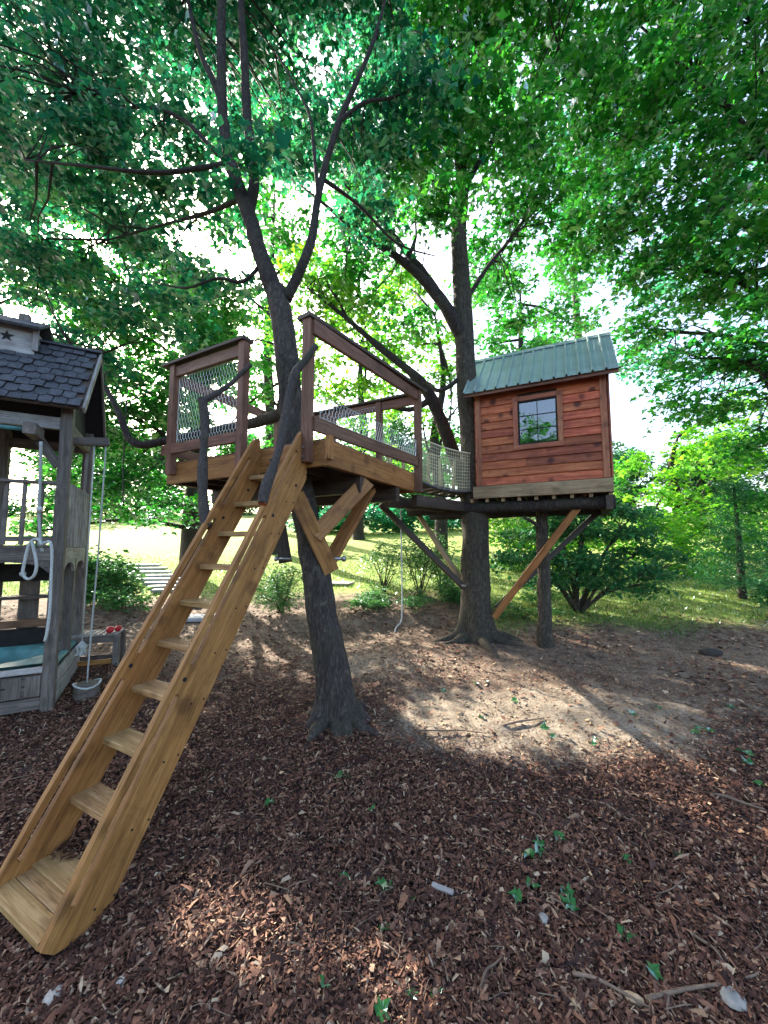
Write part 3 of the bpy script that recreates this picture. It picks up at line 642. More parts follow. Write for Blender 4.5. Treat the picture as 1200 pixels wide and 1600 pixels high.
bush('low_bush', 'low ragged weeds by the playhouse bench', on_ground(185, 945), PB([(175, 935, 7.6, .25), (215, 938, 7.6, .2)]), 'leafshrub', 212, .07, .18, 18, .14)

# ------------------------------------------------------------------ deck platform
YAW = .4906
n0 = Vector((-.546, 3.598, 0)); ua = Vector((-math.cos(YAW), math.sin(YAW), 0)); ub = Vector((math.sin(YAW), math.cos(YAW), 0))
ZB, ZT, ZR = 2.344, 2.589, 3.85
def PF(u, v, z): p = n0 + ua * u + ub * v; return Vector((p.x, p.y, z))
LU, LVV = 2.36, 2.08
def hexnet(parent, o, ex, ez, W_, H_, cell, r, mat, name='wire_netting'):
    """hexagonal netting: o corner, ex/ez unit directions"""
    mb = MB(); h = cell * 1.15; w = cell * .66; o = Vector(o); ex = Vector(ex); ez = Vector(ez); nn = ex.cross(ez)
    rr = random.Random(4)
    P = lambda x, z: o + ex * x + ez * z + nn * (.006 * math.sin(x * 9 + z * 7))
    rows = int(H_ / (h * .75)) + 1; cols = int(W_ / w) + 1
    for j in range(rows):
        z0 = j * h * .75
        for i in range(cols):
            x0 = i * w + (w / 2 if j % 2 else 0)
            if x0 > W_ or z0 > H_: continue
            z1 = min(H_, z0 + h * .5); z2 = min(H_, z0 + h * .75)
            mb.tube([P(x0, z0), P(x0, z1)], r * 1.25, 3)
            if z0 + h * .75 <= H_ + .01:
                for s in (-1, 1):
                    x1 = x0 + s * w / 2
                    if 0 <= x1 <= W_: mb.tube([P(x0, z1), P(x1, z2)], r, 3)
    for q0, q1 in (((0, 0), (W_, 0)), ((0, H_), (W_, H_)), ((0, 0), (0, H_)), ((W_, 0), (W_, H_))): mb.tube([P(*q0), P(*q1)], r * 1.3, 3)
    return mb.build(name, mat, parent, o, False)
def platform():
    t = thing('deck_platform', 'railed wooden deck built around the leaning maple at the ladder top', 'tree deck', PF(1.2, 1, ZB))
    th = .042; zc = (ZB + ZT) / 2; h = ZT - ZB
    plank('fascia', PF(0, -th / 2, zc), PF(LU, -th / 2, zc), th, h, 'amber', t)
    plank('fascia', PF(-th / 2, -th, zc), PF(-th / 2, LVV, zc), th, h, 'amber', t)
    plank('fascia', PF(LU + th / 2, -th, zc), PF(LU + th / 2, LVV, zc), th, h, 'amber', t)
    plank('fascia', PF(0, LVV + th / 2, zc), PF(LU, LVV + th / 2, zc), th, h, 'amber', t)
    for i in range(7):
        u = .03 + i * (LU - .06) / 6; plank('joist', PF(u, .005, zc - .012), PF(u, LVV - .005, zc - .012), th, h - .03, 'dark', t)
    nb = 15; w = LVV / nb
    for i in range(nb):
        v = (i + .5) * w; plank('deck_board', PF(.0, v, ZT + .016), PF(LU, v, ZT + .016), w - .006, .03, 'redwood', t)
    # main beams underneath
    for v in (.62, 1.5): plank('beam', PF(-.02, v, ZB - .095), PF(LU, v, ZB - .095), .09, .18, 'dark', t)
    P = .09
    def post(u, v, z0, z1, mt='redwood'):
        p = plank('post', PF(u, v, z0), PF(u, v, z1), P, P, mt, t, up=ub)
        return p
    o = th + P / 2
    pn = post(.17, -o, 2.38, ZR - .05); p2 = post(1.06, -o, ZB + .02, ZR - .05); pl = post(LU - .1, -o, ZB + .1, ZR - .05)
    for z in (2.43, 2.52):   # bolts on the near post
        m = MB(); m.tube([PF(.17, -o - P / 2, z), PF(.17, -o - P / 2 - .012, z)], .011, 8); m.build('bolt', 'steel', pn, PF(.17, -o - P / 2, z))
    pr = post(-th - P / 2, LVV - .06, ZB - .01, ZR - .05); pb = post(.62, LVV + o, ZT - .1, ZR - .05); pc = post(LU - .1, LVV + o, ZT - .1, ZR - .05); pm = post(1.5, LVV + o, ZT - .1, ZR - .05)
    po = post(LU + th + P / 2, LVV - .2, ZT - .1, ZR - .05)
    # front left railing panel
    plank('rail', PF(1.06 + .05, -o, ZR - .13), PF(LU - .06, -o, ZR - .13), .045, .13, 'redwood', t)
    plank('rail_cap', PF(1.0, -o, ZR - .03), PF(LU + .08, -o, ZR - .03), .15, .038, 'dark', t)
    plank('rail', PF(1.11, -o - .02, ZT + .16), PF(LU + .05, -o - .02, ZT + .16), .04, .12, 'redwood', t)
    hexnet(t, PF(LU - .16, -o + .02, ZT + .22), -ua, (0, 0, 1), LU - .16 - 1.12, ZR - .2 - ZT - .22, .075, .0026, 'wire')
    # right hand railing
    x = -th - P / 2
    plank('rail', PF(.12, -o, ZR - .13), PF(x, LVV - .1, ZR - .13), .045, .15, 'redwood', t)
    plank('rail_cap', PF(.19, -o - .06, ZR - .03), PF(x - .01, LVV + .08, ZR - .03), .17, .042, 'dark', t)
    plank('rail', PF(.115, -o + .02, ZT + .17), PF(x, LVV - .1, ZT + .17), .04, .14, 'redwood', t)
    plank('post', PF(x + .02, -.05, ZB + .05), PF(x + .02, -.05, ZT + .03), .04, .085, 'amber', t, up=ub)
    hexnet(t, PF(.1, .02, ZT + .25), (PF(x, LVV - .1, 0) - PF(.1, .02, 0)).normalized(), (0, 0, 1), LVV - .14, .22, .075, .0022, 'wire')
    # back railing
    plank('rail', PF(.0, LVV + o, ZR - .12), PF(LU, LVV + o, ZR - .12), .045, .13, 'redwood', t)
    plank('rail_cap', PF(-.05, LVV + o, ZR - .03), PF(LU + .05, LVV + o, ZR - .03), .14, .036, 'dark', t)
    plank('rail', PF(.67, LVV + o, ZT + .18), PF(LU, LVV + o, ZT + .18), .04, .12, 'redwood', t)
    hexnet(t, PF(LU - .15, LVV + o - .03, ZT + .24), -ua, (0, 0, 1), LU - .8, .9, .085, .0022, 'wire')
    # left side railing
    plank('rail', PF(LU + th + .06, 0, ZR - .12), PF(LU + th + .06, LVV, ZR - .12), .045, .13, 'redwood', t)
    plank('rail', PF(LU + th + .06, 0, ZT + .18), PF(LU + th + .06, LVV, ZT + .18), .045, .12, 'redwood', t)
    # knee braces to the trunk
    def kb(a, b, w, hh, mt='amber', up=(0, 1, 0)): return plank('knee_brace', a, b, w, hh, mt, t, up=up)
    kb(at(462, 772, 3.75), at(518, 893, 3.98), .05, .16, 'amber', up=(.85, .3, .3))
    kb(at(574, 752, 4.2), at(491, 838, 3.86), .05, .17, 'amber', up=(-.6, 0, .6))
    kb(at(578, 765, 4.75), at(512, 882, 4.08), .06, .15, 'amber', up=(.8, .2, .5))
    kb(at(428, 765, 4.5), at(446, 878, 4.2), .05, .14, 'dark', up=(.9, .3, .3))
    m = MB(); p = at(505, 873, 4.03); q = at(537, 873, 3.98); m.tube([p, q], .016, 10); d = (q - p).normalized(); m.tube([q - d * .012, q + d * .018], .03, 6)
    m.build('lag_bolt', 'steel', t, p, True)
    m = MB(); p = at(455, 873, 4.1); q = at(432, 873, 4.1); m.tube([p, q], .014, 8); d = (q - p).normalized(); m.tube([q - d * .012, q + d * .018], .026, 6)
    m.build('lag_bolt', 'steel', t, p, True)
platform()

# ------------------------------------------------------------------ ladder stair
def ladder():
    c = PF(.2, -.042, 0)
    def LP(w, tt, z): p = c + ua * w + ub * tt; return Vector((p.x, p.y, z))
    t = thing('ladder_stair', 'steep amber timber ladder stair with slotted side boards leading up to the deck', 'ladder', LP(.3, -1.75, -.36))
    top = Vector((-.06, 2.73)); d = Vector((-.514, -.857)); nrm = Vector((.857, -.514))
    def S(s, v): q = top + d * s + nrm * v; return (q.x, q.y)
    outline = [(-1.885, -.335), S(3.2, 0), S(2, 0), S(1, 0), S(.10, 0), S(.04, .015), S(.0, .05), (-.012, 2.68), (-.004, 2.60), (-.004, 2.25), (-.03, 2.19), S(1.2, .30), S(2.3, .305), (-1.58, -.36), (-1.62, -.42), (-1.83, -.39)]
    slots = [(.26, .84), (1.0, 2.22), (2.40, 3.42)]
    TH = .042
    def stringer(w0):
        bm = bmesh.new(); loops = [outline]
        for s0, s1 in slots:
            v0, v1 = .042, .078; r = (v1 - v0) / 2; vm = (v0 + v1) / 2; L = []
            for k in range(7): a = math.pi * k / 6; L.append(S(s0 + r - r * math.sin(a), vm - r * math.cos(a)))
            for k in range(7): a = math.pi * k / 6; L.append(S(s1 - r + r * math.sin(a), vm + r * math.cos(a)))
            loops.append(L)
        # small bolt holes
        es = []
        for L in loops:
            vs = [bm.verts.new((p[0], 0, p[1])) for p in L]
            es += [bm.edges.new((vs[i], vs[(i + 1) % len(vs)])) for i in range(len(vs))]
        bmesh.ops.triangle_fill(bm, use_beauty=True, use_dissolve=False, edges=es)
        fs = list(bm.faces)
        r = bmesh.ops.extrude_face_region(bm, geom=fs)
        vs = [e for e in r['geom'] if isinstance(e, bmesh.types.BMVert)]
        bmesh.ops.translate(bm, verts=vs, vec=(0, TH, 0))
        bmesh.ops.recalc_face_normals(bm, faces=bm.faces)
        # local frame: x along the board so that the grain follows it
        ax = Vector((d.x, 0, d.y)); az = Vector((nrm.x, 0, nrm.y)); mid = Vector((S(1.8, .15)[0], 0, S(1.8, .15)[1]))
        for v in bm.verts:
            q = v.co - mid; v.co = Vector((q.dot(ax), q.y, q.dot(az)))
        me = bpy.data.meshes.new('stringer'); bm.to_mesh(me); bm.free()
        o3 = LP(w0, mid.x, mid.z); X = ub * d.x + Vector((0, 0, d.y)); Z = ub * nrm.x + Vector((0, 0, nrm.y)); Y = ua
        mw = Matrix((X, Y, Z)).transposed().to_4x4(); mw.translation = o3
        return link('side_board', me, 'amber', t, mw)
    Wd = .66
    s1 = stringer(0); s2 = stringer(Wd - TH)
    for k in range(10):
        z = 2.29 - .287 * k; tf = -.06 - (2.73 - z) * .6 + .175
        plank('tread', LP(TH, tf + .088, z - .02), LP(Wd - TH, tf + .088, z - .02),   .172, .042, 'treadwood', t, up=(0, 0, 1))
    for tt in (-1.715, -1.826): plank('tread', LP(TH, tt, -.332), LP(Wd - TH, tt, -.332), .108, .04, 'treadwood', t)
    for k in range(10):     # screw heads through the side boards into every tread
        z = 2.29 - .287 * k; tf = -.06 - (2.73 - z) * .6 + .175
        for dt in (.04, .135):
            p = LP(-.002, tf + dt, z - .02); m = MB(); m.tube([p + ua * .004, p - ua * .001], .0065, 8); m.build('screw', 'blackvoid', s1, p)
            p = LP(Wd - TH - .002, tf + dt, z - .045); m = MB(); m.tube([p + ua * .004, p - ua * .001], .0065, 8); m.build('screw', 'blackvoid', s2, p)
    for w, sb_ in ((-.001, s1), (Wd - TH - .001, s2)):   # black discs standing for the shade in open bolt holes
        for ss, vv in ((.95, .13), (.55, .22), (2.31, .06)):
            q = S(ss, vv); p = LP(w, q[0], q[1]); m = MB(); m.tube([p + ua * .006, p - ua * .0015], .015, 10); m.build('bolt_hole_disc', 'blackvoid', sb_, p)
    # natural branch handrails
    P = [at(*p) for p in [(410, 787, 3.11), (416, 760, 3.17), (432, 715, 3.29), (444, 665, 3.40), (452, 615, 3.46), (462, 582, 3.49), (478, 562, 3.51), (494, 540, 3.53)]]
    h1, _, _ = limb('branch_handrail', P, [.038, .04, .04, .041, .04, .038, .034, .03], 'barkpole', t, 10, 5, .35, 301)
    dd = (P[0] - P[1]).normalized(); m = MB(); m.tube([P[0] - dd * .002, P[0] + dd * .004], .0345, 10); m.build('sawn_end', 'cedar', h1, P[0])
    P = [at(*p) for p in [(323, 824, 3.44), (318, 790, 3.52), (316, 745, 3.6), (318, 700, 3.67), (320, 655, 3.72), (316, 622, 3.72)]]
    h2, _, _ = limb('branch_handrail', P, [.042, .042, .042, .041, .042, .04], 'barkpole', t, 10, 5, .35, 302)
    P = [at(*p) for p in [(315, 628, 3.72), (335, 617, 3.78), (360, 600, 3.86), (378, 582, 3.93), (392, 570, 3.98)]]
    limb('branch_arm', P, [.03, .027, .025, .024, .023], 'barkpole', t, 8, 4, .3, 303)
    rk = random.Random(31)
    for (x, y, D) in ((444, 660, 3.41), (430, 722, 3.28), (318, 690, 3.68), (316, 745, 3.60), (456, 600, 3.47), (320, 655, 3.72)):   # pruned twig stubs
        p = at(x, y, D); q = p + Vector((rk.choice((-1, 1)) * rk.uniform(.04, .06), rk.uniform(-.03, .01), rk.uniform(.01, .05))); tube('twig_stub', [p, p.lerp(q, .6), q], [.017, .013, .009], 'barkpole', t, 6)
ladder()

# ------------------------------------------------------------------ cabin
HY = .4592
h0 = Vector((1.55, 6.306, 0)); hd = Vector((math.cos(HY), -math.sin(HY), 0)); hn = Vector((math.sin(HY), math.cos(HY), 0))
HL, HD_ = 1.90, 1.6
def HF(x, y, z): p = h0 + hd * x + hn * y; return Vector((p.x, p.y, z))
def cabin():
    t = thing('tree_cabin', 'small red cedar cabin on timber beams with green metal roof and one window', 'cabin', HF(HL / 2, HD_ / 2, 2.05))
    z0, z1 = 2.564, 4.14
    # window opening in front wall
    wx0, wx1, wz0, wz1 = .67, 1.245, 3.17, 3.88
    nb = 12; bh = (z1 - z0) / nb
    th = .03
    rr = random.Random(6)
    def run(x0, x1, zc, fn, nm='siding_board'):
        # board run with an occasional butt joint
        if x1 - x0 > 1.2 and rr.random() < .55:
            j = x0 + (x1 - x0) * rr.uniform(.3, .7); segs = [(x0, j - .001), (j + .001, x1)]
        else: segs = [(x0, x1)]
        for a, b in segs: fn(a, b, zc)
    def front(a, b, zc):
        m = frame(HF(a, -.012, zc), HF(b, -.012, zc), (0, 0, 1))
        up = (hn * .16 + Vector((0, 0, 1)))
        plank('siding_board', HF(a, -.013, zc), HF(b, -.013, zc), .024, bh + .008, 'cedar', t, up=up, ch=.003)
    for i in range(nb):
        zc = z0 + (i + .5) * bh
        lo, hi = zc - bh / 2, zc + bh / 2
        if hi > wz0 - .02 and lo < wz1 + .02:
            front(.0, wx0, zc); front(wx1, HL, zc)
        else: run(0, HL, zc, front)
    # other walls
    for i in range(nb):
        zc = z0 + (i + .5) * bh
        plank('siding_board', HF(HL + .013, 0, zc), HF(HL + .013, HD_, zc), .024, bh + .006, 'cedar', t, up=hd * .1 + Vector((0, 0, 1)))
        plank('siding_board', HF(0, HD_ + .013, zc), HF(HL, HD_ + .013, zc), .024, bh + .006, 'cedar', t, up=hn * .1 + Vector((0, 0, 1)))
        if zc > 3.9:
            plank('siding_board', HF(-.013, 0, zc), HF(-.013, HD_, zc), .024, bh + .006, 'cedar', t, up=-hd * .1 + Vector((0, 0, 1)))
        else:
            for a, b in ((0, .42), (1.15, HD_)): plank('siding_board', HF(-.013, a, zc), HF(-.013, b, zc), .024, bh + .006, 'cedar', t, up=-hd * .1 + Vector((0, 0, 1)))
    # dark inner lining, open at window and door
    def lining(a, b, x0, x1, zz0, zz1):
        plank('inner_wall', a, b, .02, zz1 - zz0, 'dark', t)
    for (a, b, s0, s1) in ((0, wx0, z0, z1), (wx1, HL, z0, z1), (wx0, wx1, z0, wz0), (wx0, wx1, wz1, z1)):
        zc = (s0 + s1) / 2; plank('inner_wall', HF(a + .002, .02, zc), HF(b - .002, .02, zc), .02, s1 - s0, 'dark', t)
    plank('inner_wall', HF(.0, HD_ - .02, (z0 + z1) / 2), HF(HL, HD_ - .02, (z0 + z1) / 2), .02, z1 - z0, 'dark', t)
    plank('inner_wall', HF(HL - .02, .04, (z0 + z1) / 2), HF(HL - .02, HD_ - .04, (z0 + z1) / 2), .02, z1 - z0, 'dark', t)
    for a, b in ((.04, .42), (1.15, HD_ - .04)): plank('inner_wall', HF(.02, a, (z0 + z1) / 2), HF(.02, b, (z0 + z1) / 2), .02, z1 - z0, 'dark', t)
    # corner boards
    for x in (.045, HL - .04):
        plank('corner_board', HF(x, -.037, z0), HF(x, -.037, z1 - .02), .024, .085, 'cedartrim', t, up=hd)
    plank('corner_board', HF(HL + .036, .03, z0), HF(HL + .036, .03, z1), .024, .1, 'cedartrim', t, up=hn)
    # window
    w = link('window', None, None, t, Matrix.Translation(HF((wx0 + wx1) / 2, -.03, (wz0 + wz1) / 2)))
    tw = .075
    f = .035
    def tr(a, b, ww, up): plank('window_trim', a, b, .024, ww, 'cedartrim', w, up=up)
    tr(HF(wx0 - tw, -f - .004, wz1 + tw / 2), HF(wx1 + tw, -f - .004, wz1 + tw / 2), tw, (0, 0, 1)); tr(HF(wx0 - tw, -f - .004, wz0 - tw / 2), HF(wx1 + tw, -f - .004, wz0 - tw / 2), tw, (0, 0, 1))
    tr(HF(wx0 - tw / 2, -f - .004, wz0), HF(wx0 - tw / 2, -f - .004, wz1), tw, hd); tr(HF(wx1 + tw / 2, -f - .004, wz0), HF(wx1 + tw / 2, -f - .004, wz1), tw, hd)
    for a, b, up in ((HF(wx0, -.02, wz1 - .012), HF(wx1, -.02, wz1 - .012), (0, 0, 1)), (HF(wx0, -.02, wz0 + .012), HF(wx1, -.02, wz0 + .012), (0, 0, 1)), (HF(wx0 + .012, -.02, wz0 + .024), HF(wx0 + .012, -.02, wz1 - .024), hd), (HF(wx1 - .012, -.02, wz0 + .024), HF(wx1 - .012, -.02, wz1 - .024), hd)):
        plank('sash', a, b, .03, .024, 'blackvoid', w, up=up)
    xm = (wx0 + wx1) / 2; zs = [wz0 + .024 + (wz1 - wz0 - .048) * k / 3 for k in range(4)]
    for i in range(2):
        xa, xb = (wx0 + .024, xm) if i == 0 else (xm, wx1 - .024)
        for k in range(3): plank('pane', HF(xa, -.012, (zs[k] + zs[k + 1]) / 2), HF(xb, -.012, (zs[k] + zs[k + 1]) / 2), .004, zs[k + 1] - zs[k], 'glass', w, ch=.0005)
    plank('muntin', HF(xm, -.02, wz0 + .024), HF(xm, -.02, wz1 - .024), .012, .01, 'blackvoid', w, up=hd, ch=.001)
    for k in (1, 2): plank('muntin', HF(wx0 + .024, -.02, zs[k]), HF(wx1 - .024, -.02, zs[k]), .012, .01, 'blackvoid', w, ch=.001)
    # skirt, floor, joists, log beams
    plank('skirt_board', HF(-.06, -.03, 2.454), HF(HL + .035, -.03, 2.454), .045, .20, 'tan', t)
    plank('skirt_board', HF(HL + .02, -.005, 2.454), HF(HL + .02, HD_, 2.454), .04, .2, 'tan', t)
    plank('skirt_board', HF(-.03, .0, 2.454), HF(-.03, HD_, 2.454), .04, .2, 'tan', t); plank('skirt_board', HF(0, HD_ + .02, 2.454), HF(HL, HD_ + .02, 2.454), .04, .2, 'tan', t)
    nbf = 10
    for i in range(nbf): plank('floor_board', HF(0, (i + .5) * HD_ / nbf, 2.54), HF(HL, (i + .5) * HD_ / nbf, 2.54), HD_ / nbf - .004, .03, 'dark', t)
    for i in range(9): x = .05 + i * (HL - .1) / 8; plank('joist', HF(x, .0, 2.44), HF(x, HD_, 2.44), .045, .17, 'dark', t)
    for i in range(9):   # joist ends on the log, seen below the skirt
        x = -.1 + i * (HL + .1) / 8; plank('joist_block', HF(x, .0, 2.325), HF(x, .3, 2.325), .05, .06, 'tan', t)
    for y, r in ((.14, .10), (HD_ - .25, .10)):
        P = [HF(x, y + .01 * math.sin(x * 4), 2.22 + .006 * math.sin(x * 5)) for x in np.linspace(-1.3, HL + .06, 16)]
        tube('log_beam', P, [r * (1.05 - .006 * i) for i in range(16)], 'bark', t, 12, .12, 5)
    plank('beam', HF(HL - .02, -.02, 2.21), HF(HL - .02, HD_, 2.21), .09, .2, 'dark', t)
    # roof: gable, ridge parallel to the front
    ex, ev = .16, .2; ze, zr = 4.10, 5.10; ym = HD_ / 2; ye = -ev
    slope = (zr - ze) / (ym - ye)
    for sgn in (1, -1):
        e = lambda x, f: HF(x, (ye + (ym - ye) * f) if sgn == 1 else (HD_ + ev - (ym - ye) * f), ze + (zr - ze) * f)
        nv = ((-hn if sgn == 1 else hn) * (zr - ze) + Vector((0, 0, 1)) * (ym - ye)).normalized()
        sh = nv * -.02
        # sheathing under the metal
        c0, c1 = e(HL / 2, 0.01) + sh, e(HL / 2, .985) + sh
        plank('roof_sheathing', c0, c1, HL + 2 * ex - .02, .02, 'dark', t, up=nv)
        npan = 13; pw = (HL + 2 * ex) / npan
        for i in range(npan):
            x0 = -ex + i * pw; x1 = x0 + pw
            prof = [(0, .002), (.004, .036), (.024, .036), (.032, .003), (pw * .45, .004), (pw * .48, .008), (pw * .52, .008), (pw * .55, .004), (pw - .001, .002)]
            V = [];
            for fch in (-.02, 1.0):
                for px_, hz in prof: V.append(e(x0 + px_, fch) + nv * hz)
            for fch in (-.02, 1.0):
                for px_, hz in prof: V.append(e(x0 + px_, fch) + nv * (hz - .0025))
            k = len(prof); F = []
            for j in range(k - 1): F.append((j, j + 1, k + j + 1, k + j)); F.append((2 * k + j + 1, 2 * k + j, 3 * k + j, 3 * k + j + 1)); F.append((j + 1, j, 2 * k + j, 2 * k + j + 1))
            # local frame so that the streaks follow the slope
            o3 = e(x0, .5); Y = (e(x0, 1) - e(x0, 0)).normalized(); X = hd if sgn == 1 else hd; Z = X.cross(Y); mm = Matrix((X, Y, Z)).transposed().to_4x4(); mm.translation = o3; mi = mm.inverted()
            link('roof_panel', mesh('roof_panel', [mi @ v for v in V], F), 'roofmetal', t, mm)
        rk = nv * -.05
        for x in (-ex + .02, HL + ex - .02): plank('barge_board', e(x, .0) + rk, e(x, .985) + rk, .035, .075, 'dark', t, up=nv)
        plank('eave_fascia', e(-ex, .0) + nv * -.045, e(HL + ex, .0) + nv * -.045, .03, .07, 'redwood', t)
    m = MB()
    for sgn in (1, -1):
        pass
    plank('ridge_cap', HF(-ex - .01, ym - .045, zr - .018), HF(HL + ex + .01, ym - .045, zr - .018), .13, .008, 'roofmetal', t, up=(-hn * slope + Vector((0, 0, 1))))
    plank('ridge_cap', HF(-ex - .01, ym + .045, zr - .018), HF(HL + ex + .01, ym + .045, zr - .018), .13, .008, 'roofmetal', t, up=(hn * slope + Vector((0, 0, 1))))
    # gable walls
    for x in (0, HL):
        o = .012 if x else -.012
        V = [HF(x - .012 + o, 0, z1 - .02), HF(x - .012 + o, HD_, z1 - .02), HF(x - .012 + o, ym, zr - .1), HF(x + .012 + o, 0, z1 - .02), HF(x + .012 + o, HD_, z1 - .02), HF(x + .012 + o, ym, zr - .1)]
        o3 = HF(x, ym, z1); link('gable_wall', mesh('gable', [v - o3 for v in V], [(0, 1, 2), (5, 4, 3), (0, 3, 4, 1), (1, 4, 5, 2), (2, 5, 3, 0)]), 'cedar', t, Matrix.Translation(o3))
    # diagonal braces down to the trunk
    plank('diagonal_brace', at(920, 770, 5.75), at(772, 964, 6.45), .10, .10, 'amber', t, up=(0, -1, .3))
    plank('diagonal_brace', at(945, 790, 6.9), at(775, 950, 6.75), .09, .09, 'dark', t, up=(0, -1, .3))
    plank('diagonal_brace', at(594, 788, 6.35), at(727, 920, 6.55), .09, .09, 'dark', t, up=(0, -1, .3))
    plank('diagonal_brace', at(655, 806, 7.0), at(724, 912, 6.75), .08, .08, 'tan', t, up=(0, -1, .3))
    m = MB(); p = at(722, 915, 6.42); m.tube([p, p + Vector((.05, -.05, -.01))], .02, 8); m.build('lag_bolt', 'steel', t, p)
cabin()

# ------------------------------------------------------------------ rope bridge between deck and cabin
def bridge():
    A0, A1 = PF(-.02, LVV + .05, ZT - .04), HF(-.05, .36, ZT - .02)
    B0, B1 = PF(.55, LVV + .05, ZT - .04), HF(-.05, 1.2, ZT - .02)
    t = thing('rope_bridge', 'short plank bridge with rope netting sides between deck and cabin', 'bridge', (A0 + A1) / 2 - Vector((0, 0, .1)))
    sag = lambda f: -.09 * 4 * f * (1 - f)
    n = 11
    for i in range(n):
        f = (i + .5) / n; a = A0.lerp(A1, f) + Vector((0, 0, sag(f))); b = B0.lerp(B1, f) + Vector((0, 0, sag(f)))
        plank('bridge_board', a, b, (A1 - A0).length / n - .012, .035, 'grey', t)
    for (p, q) in ((A0, A1), (B0, B1)):
        P = [p.lerp(q, k / 10) + Vector((0, 0, sag(k / 10) - .03)) for k in range(11)]; tube('cable', P, .012, 'darkrope', t, 6)
        T_ = [p.lerp(q, k / 10) + Vector((0, 0, sag(k / 10) * .6 + .62)) for k in range(11)]; tube('top_rope', T_, .012, 'net', t, 6)
        mb = MB(); L = (q - p).length; c = int(L / .05)
        for i in range(c + 1):
            f = i / c; lo = p.lerp(q, f) + Vector((0, 0, sag(f))); hi = p.lerp(q, f) + Vector((0, 0, sag(f) * .6 + .62)); mb.tube([lo, hi], .0035, 3)
        for k in range(1, 12):
            g = k / 12; mb.tube([(p.lerp(q, j / 8) + Vector((0, 0, sag(j / 8)))).lerp(p.lerp(q, j / 8) + Vector((0, 0, sag(j / 8) * .6 + .62)), g) for j in range(9)], .0035, 3)
        mb.build('side_netting', 'net', t, p)
    rp = random.Random(4)
    for i in range(9):
        f = (i + .6) / 9.3; p = B0.lerp(B1, f) + Vector((0, 0, sag(f)))
        q = p + Vector((rp.uniform(-.05, .05), rp.uniform(-.03, .03), .62)); tube('picket', [p - Vector((0, 0, .02)), p.lerp(q, .5) + Vector((rp.uniform(-.02, .02), 0, 0)), q], [.032, .03, .024], 'paleslat', t, 7)
    for p in (A1, B1): plank('bridge_post', p + Vector((0, 0, -.18)), p + Vector((0, 0, .72)), .08, .08, 'dark', t, up=hd)
    plank('bridge_beam', PF(.05, LVV + .1, ZB - .1), HF(-.15, .5, ZB - .1), .1, .16, 'dark', t); plank('bridge_beam', PF(.5, LVV + .1, ZB - .1), HF(-.15, 1.1, ZB - .1), .1, .16, 'dark', t)
bridge()
def hanging_rope():
    P = [at(x, y, 6.4) for x, y in [(626, 790), (627, 850), (628, 910), (628, 955), (626, 972), (619, 980), (617, 988)]]
    p, r = spline(P, [.011] * 7, 4); tube('hanging_rope', p, r, 'rope', None, 7, label='pale rope hanging below the rope bridge with curled end', cat='rope')
    P = [at(x, y, 5.95) for x, y in [(199, 606), (197, 640), (194, 700), (192, 740), (193, 790)]]
    p, r = spline(P, [.009] * 5, 4); tube('hanging_rope', p, r, 'darkrope', None, 6, label='thin dark rope hanging from the low limb left of the deck', cat='rope')
hanging_rope()
# ------------------------------------------------------------------ shingled playhouse on posts
PY = .5
pc0 = Vector((-3.50, 4.15, 0)); fl = Vector((-math.cos(PY), -math.sin(PY), 0)); sb = Vector((-math.sin(PY), math.cos(PY), 0))
def PS(u, v, z): p = pc0 + fl * u + sb * v; return Vector((p.x, p.y, z))
def arch(a, b, z0, z1, depth, nv, parent, mat, name='arch_board', th=.03):
    """board between a and b, from z1 down to an arched lower edge"""
    a, b = Vector(a), Vector(b); k = 10; V = []
    for s in (0, 1):
        off = Vector(nv) * (th * (s - .5))
        for i in range(k + 1):
            f = i / k; p = a.lerp(b, f); V.append(Vector((p.x, p.y, z0 + depth * math.sqrt(max(0, 1 - (2 * f - 1) ** 2)))) + off); V.append(Vector((p.x, p.y, z1)) + off)
    F = []; m = 2 * (k + 1)
    for i in range(k):
        j = 2 * i; F += [(j, j + 2, j + 3, j + 1), (m + j + 2, m + j, m + j + 1, m + j + 3), (j + 2, j, m + j, m + j + 2), (j + 1, j + 3, m + j + 3, m + j + 1)]
    F += [(0, 1, m + 1, m), (2 * k + 1, 2 * k, m + 2 * k, m + 2 * k + 1)]
    o = (a + b) / 2; return link(name, mesh(name, [v - o for v in V], F), mat, parent, Matrix.Translation(o))
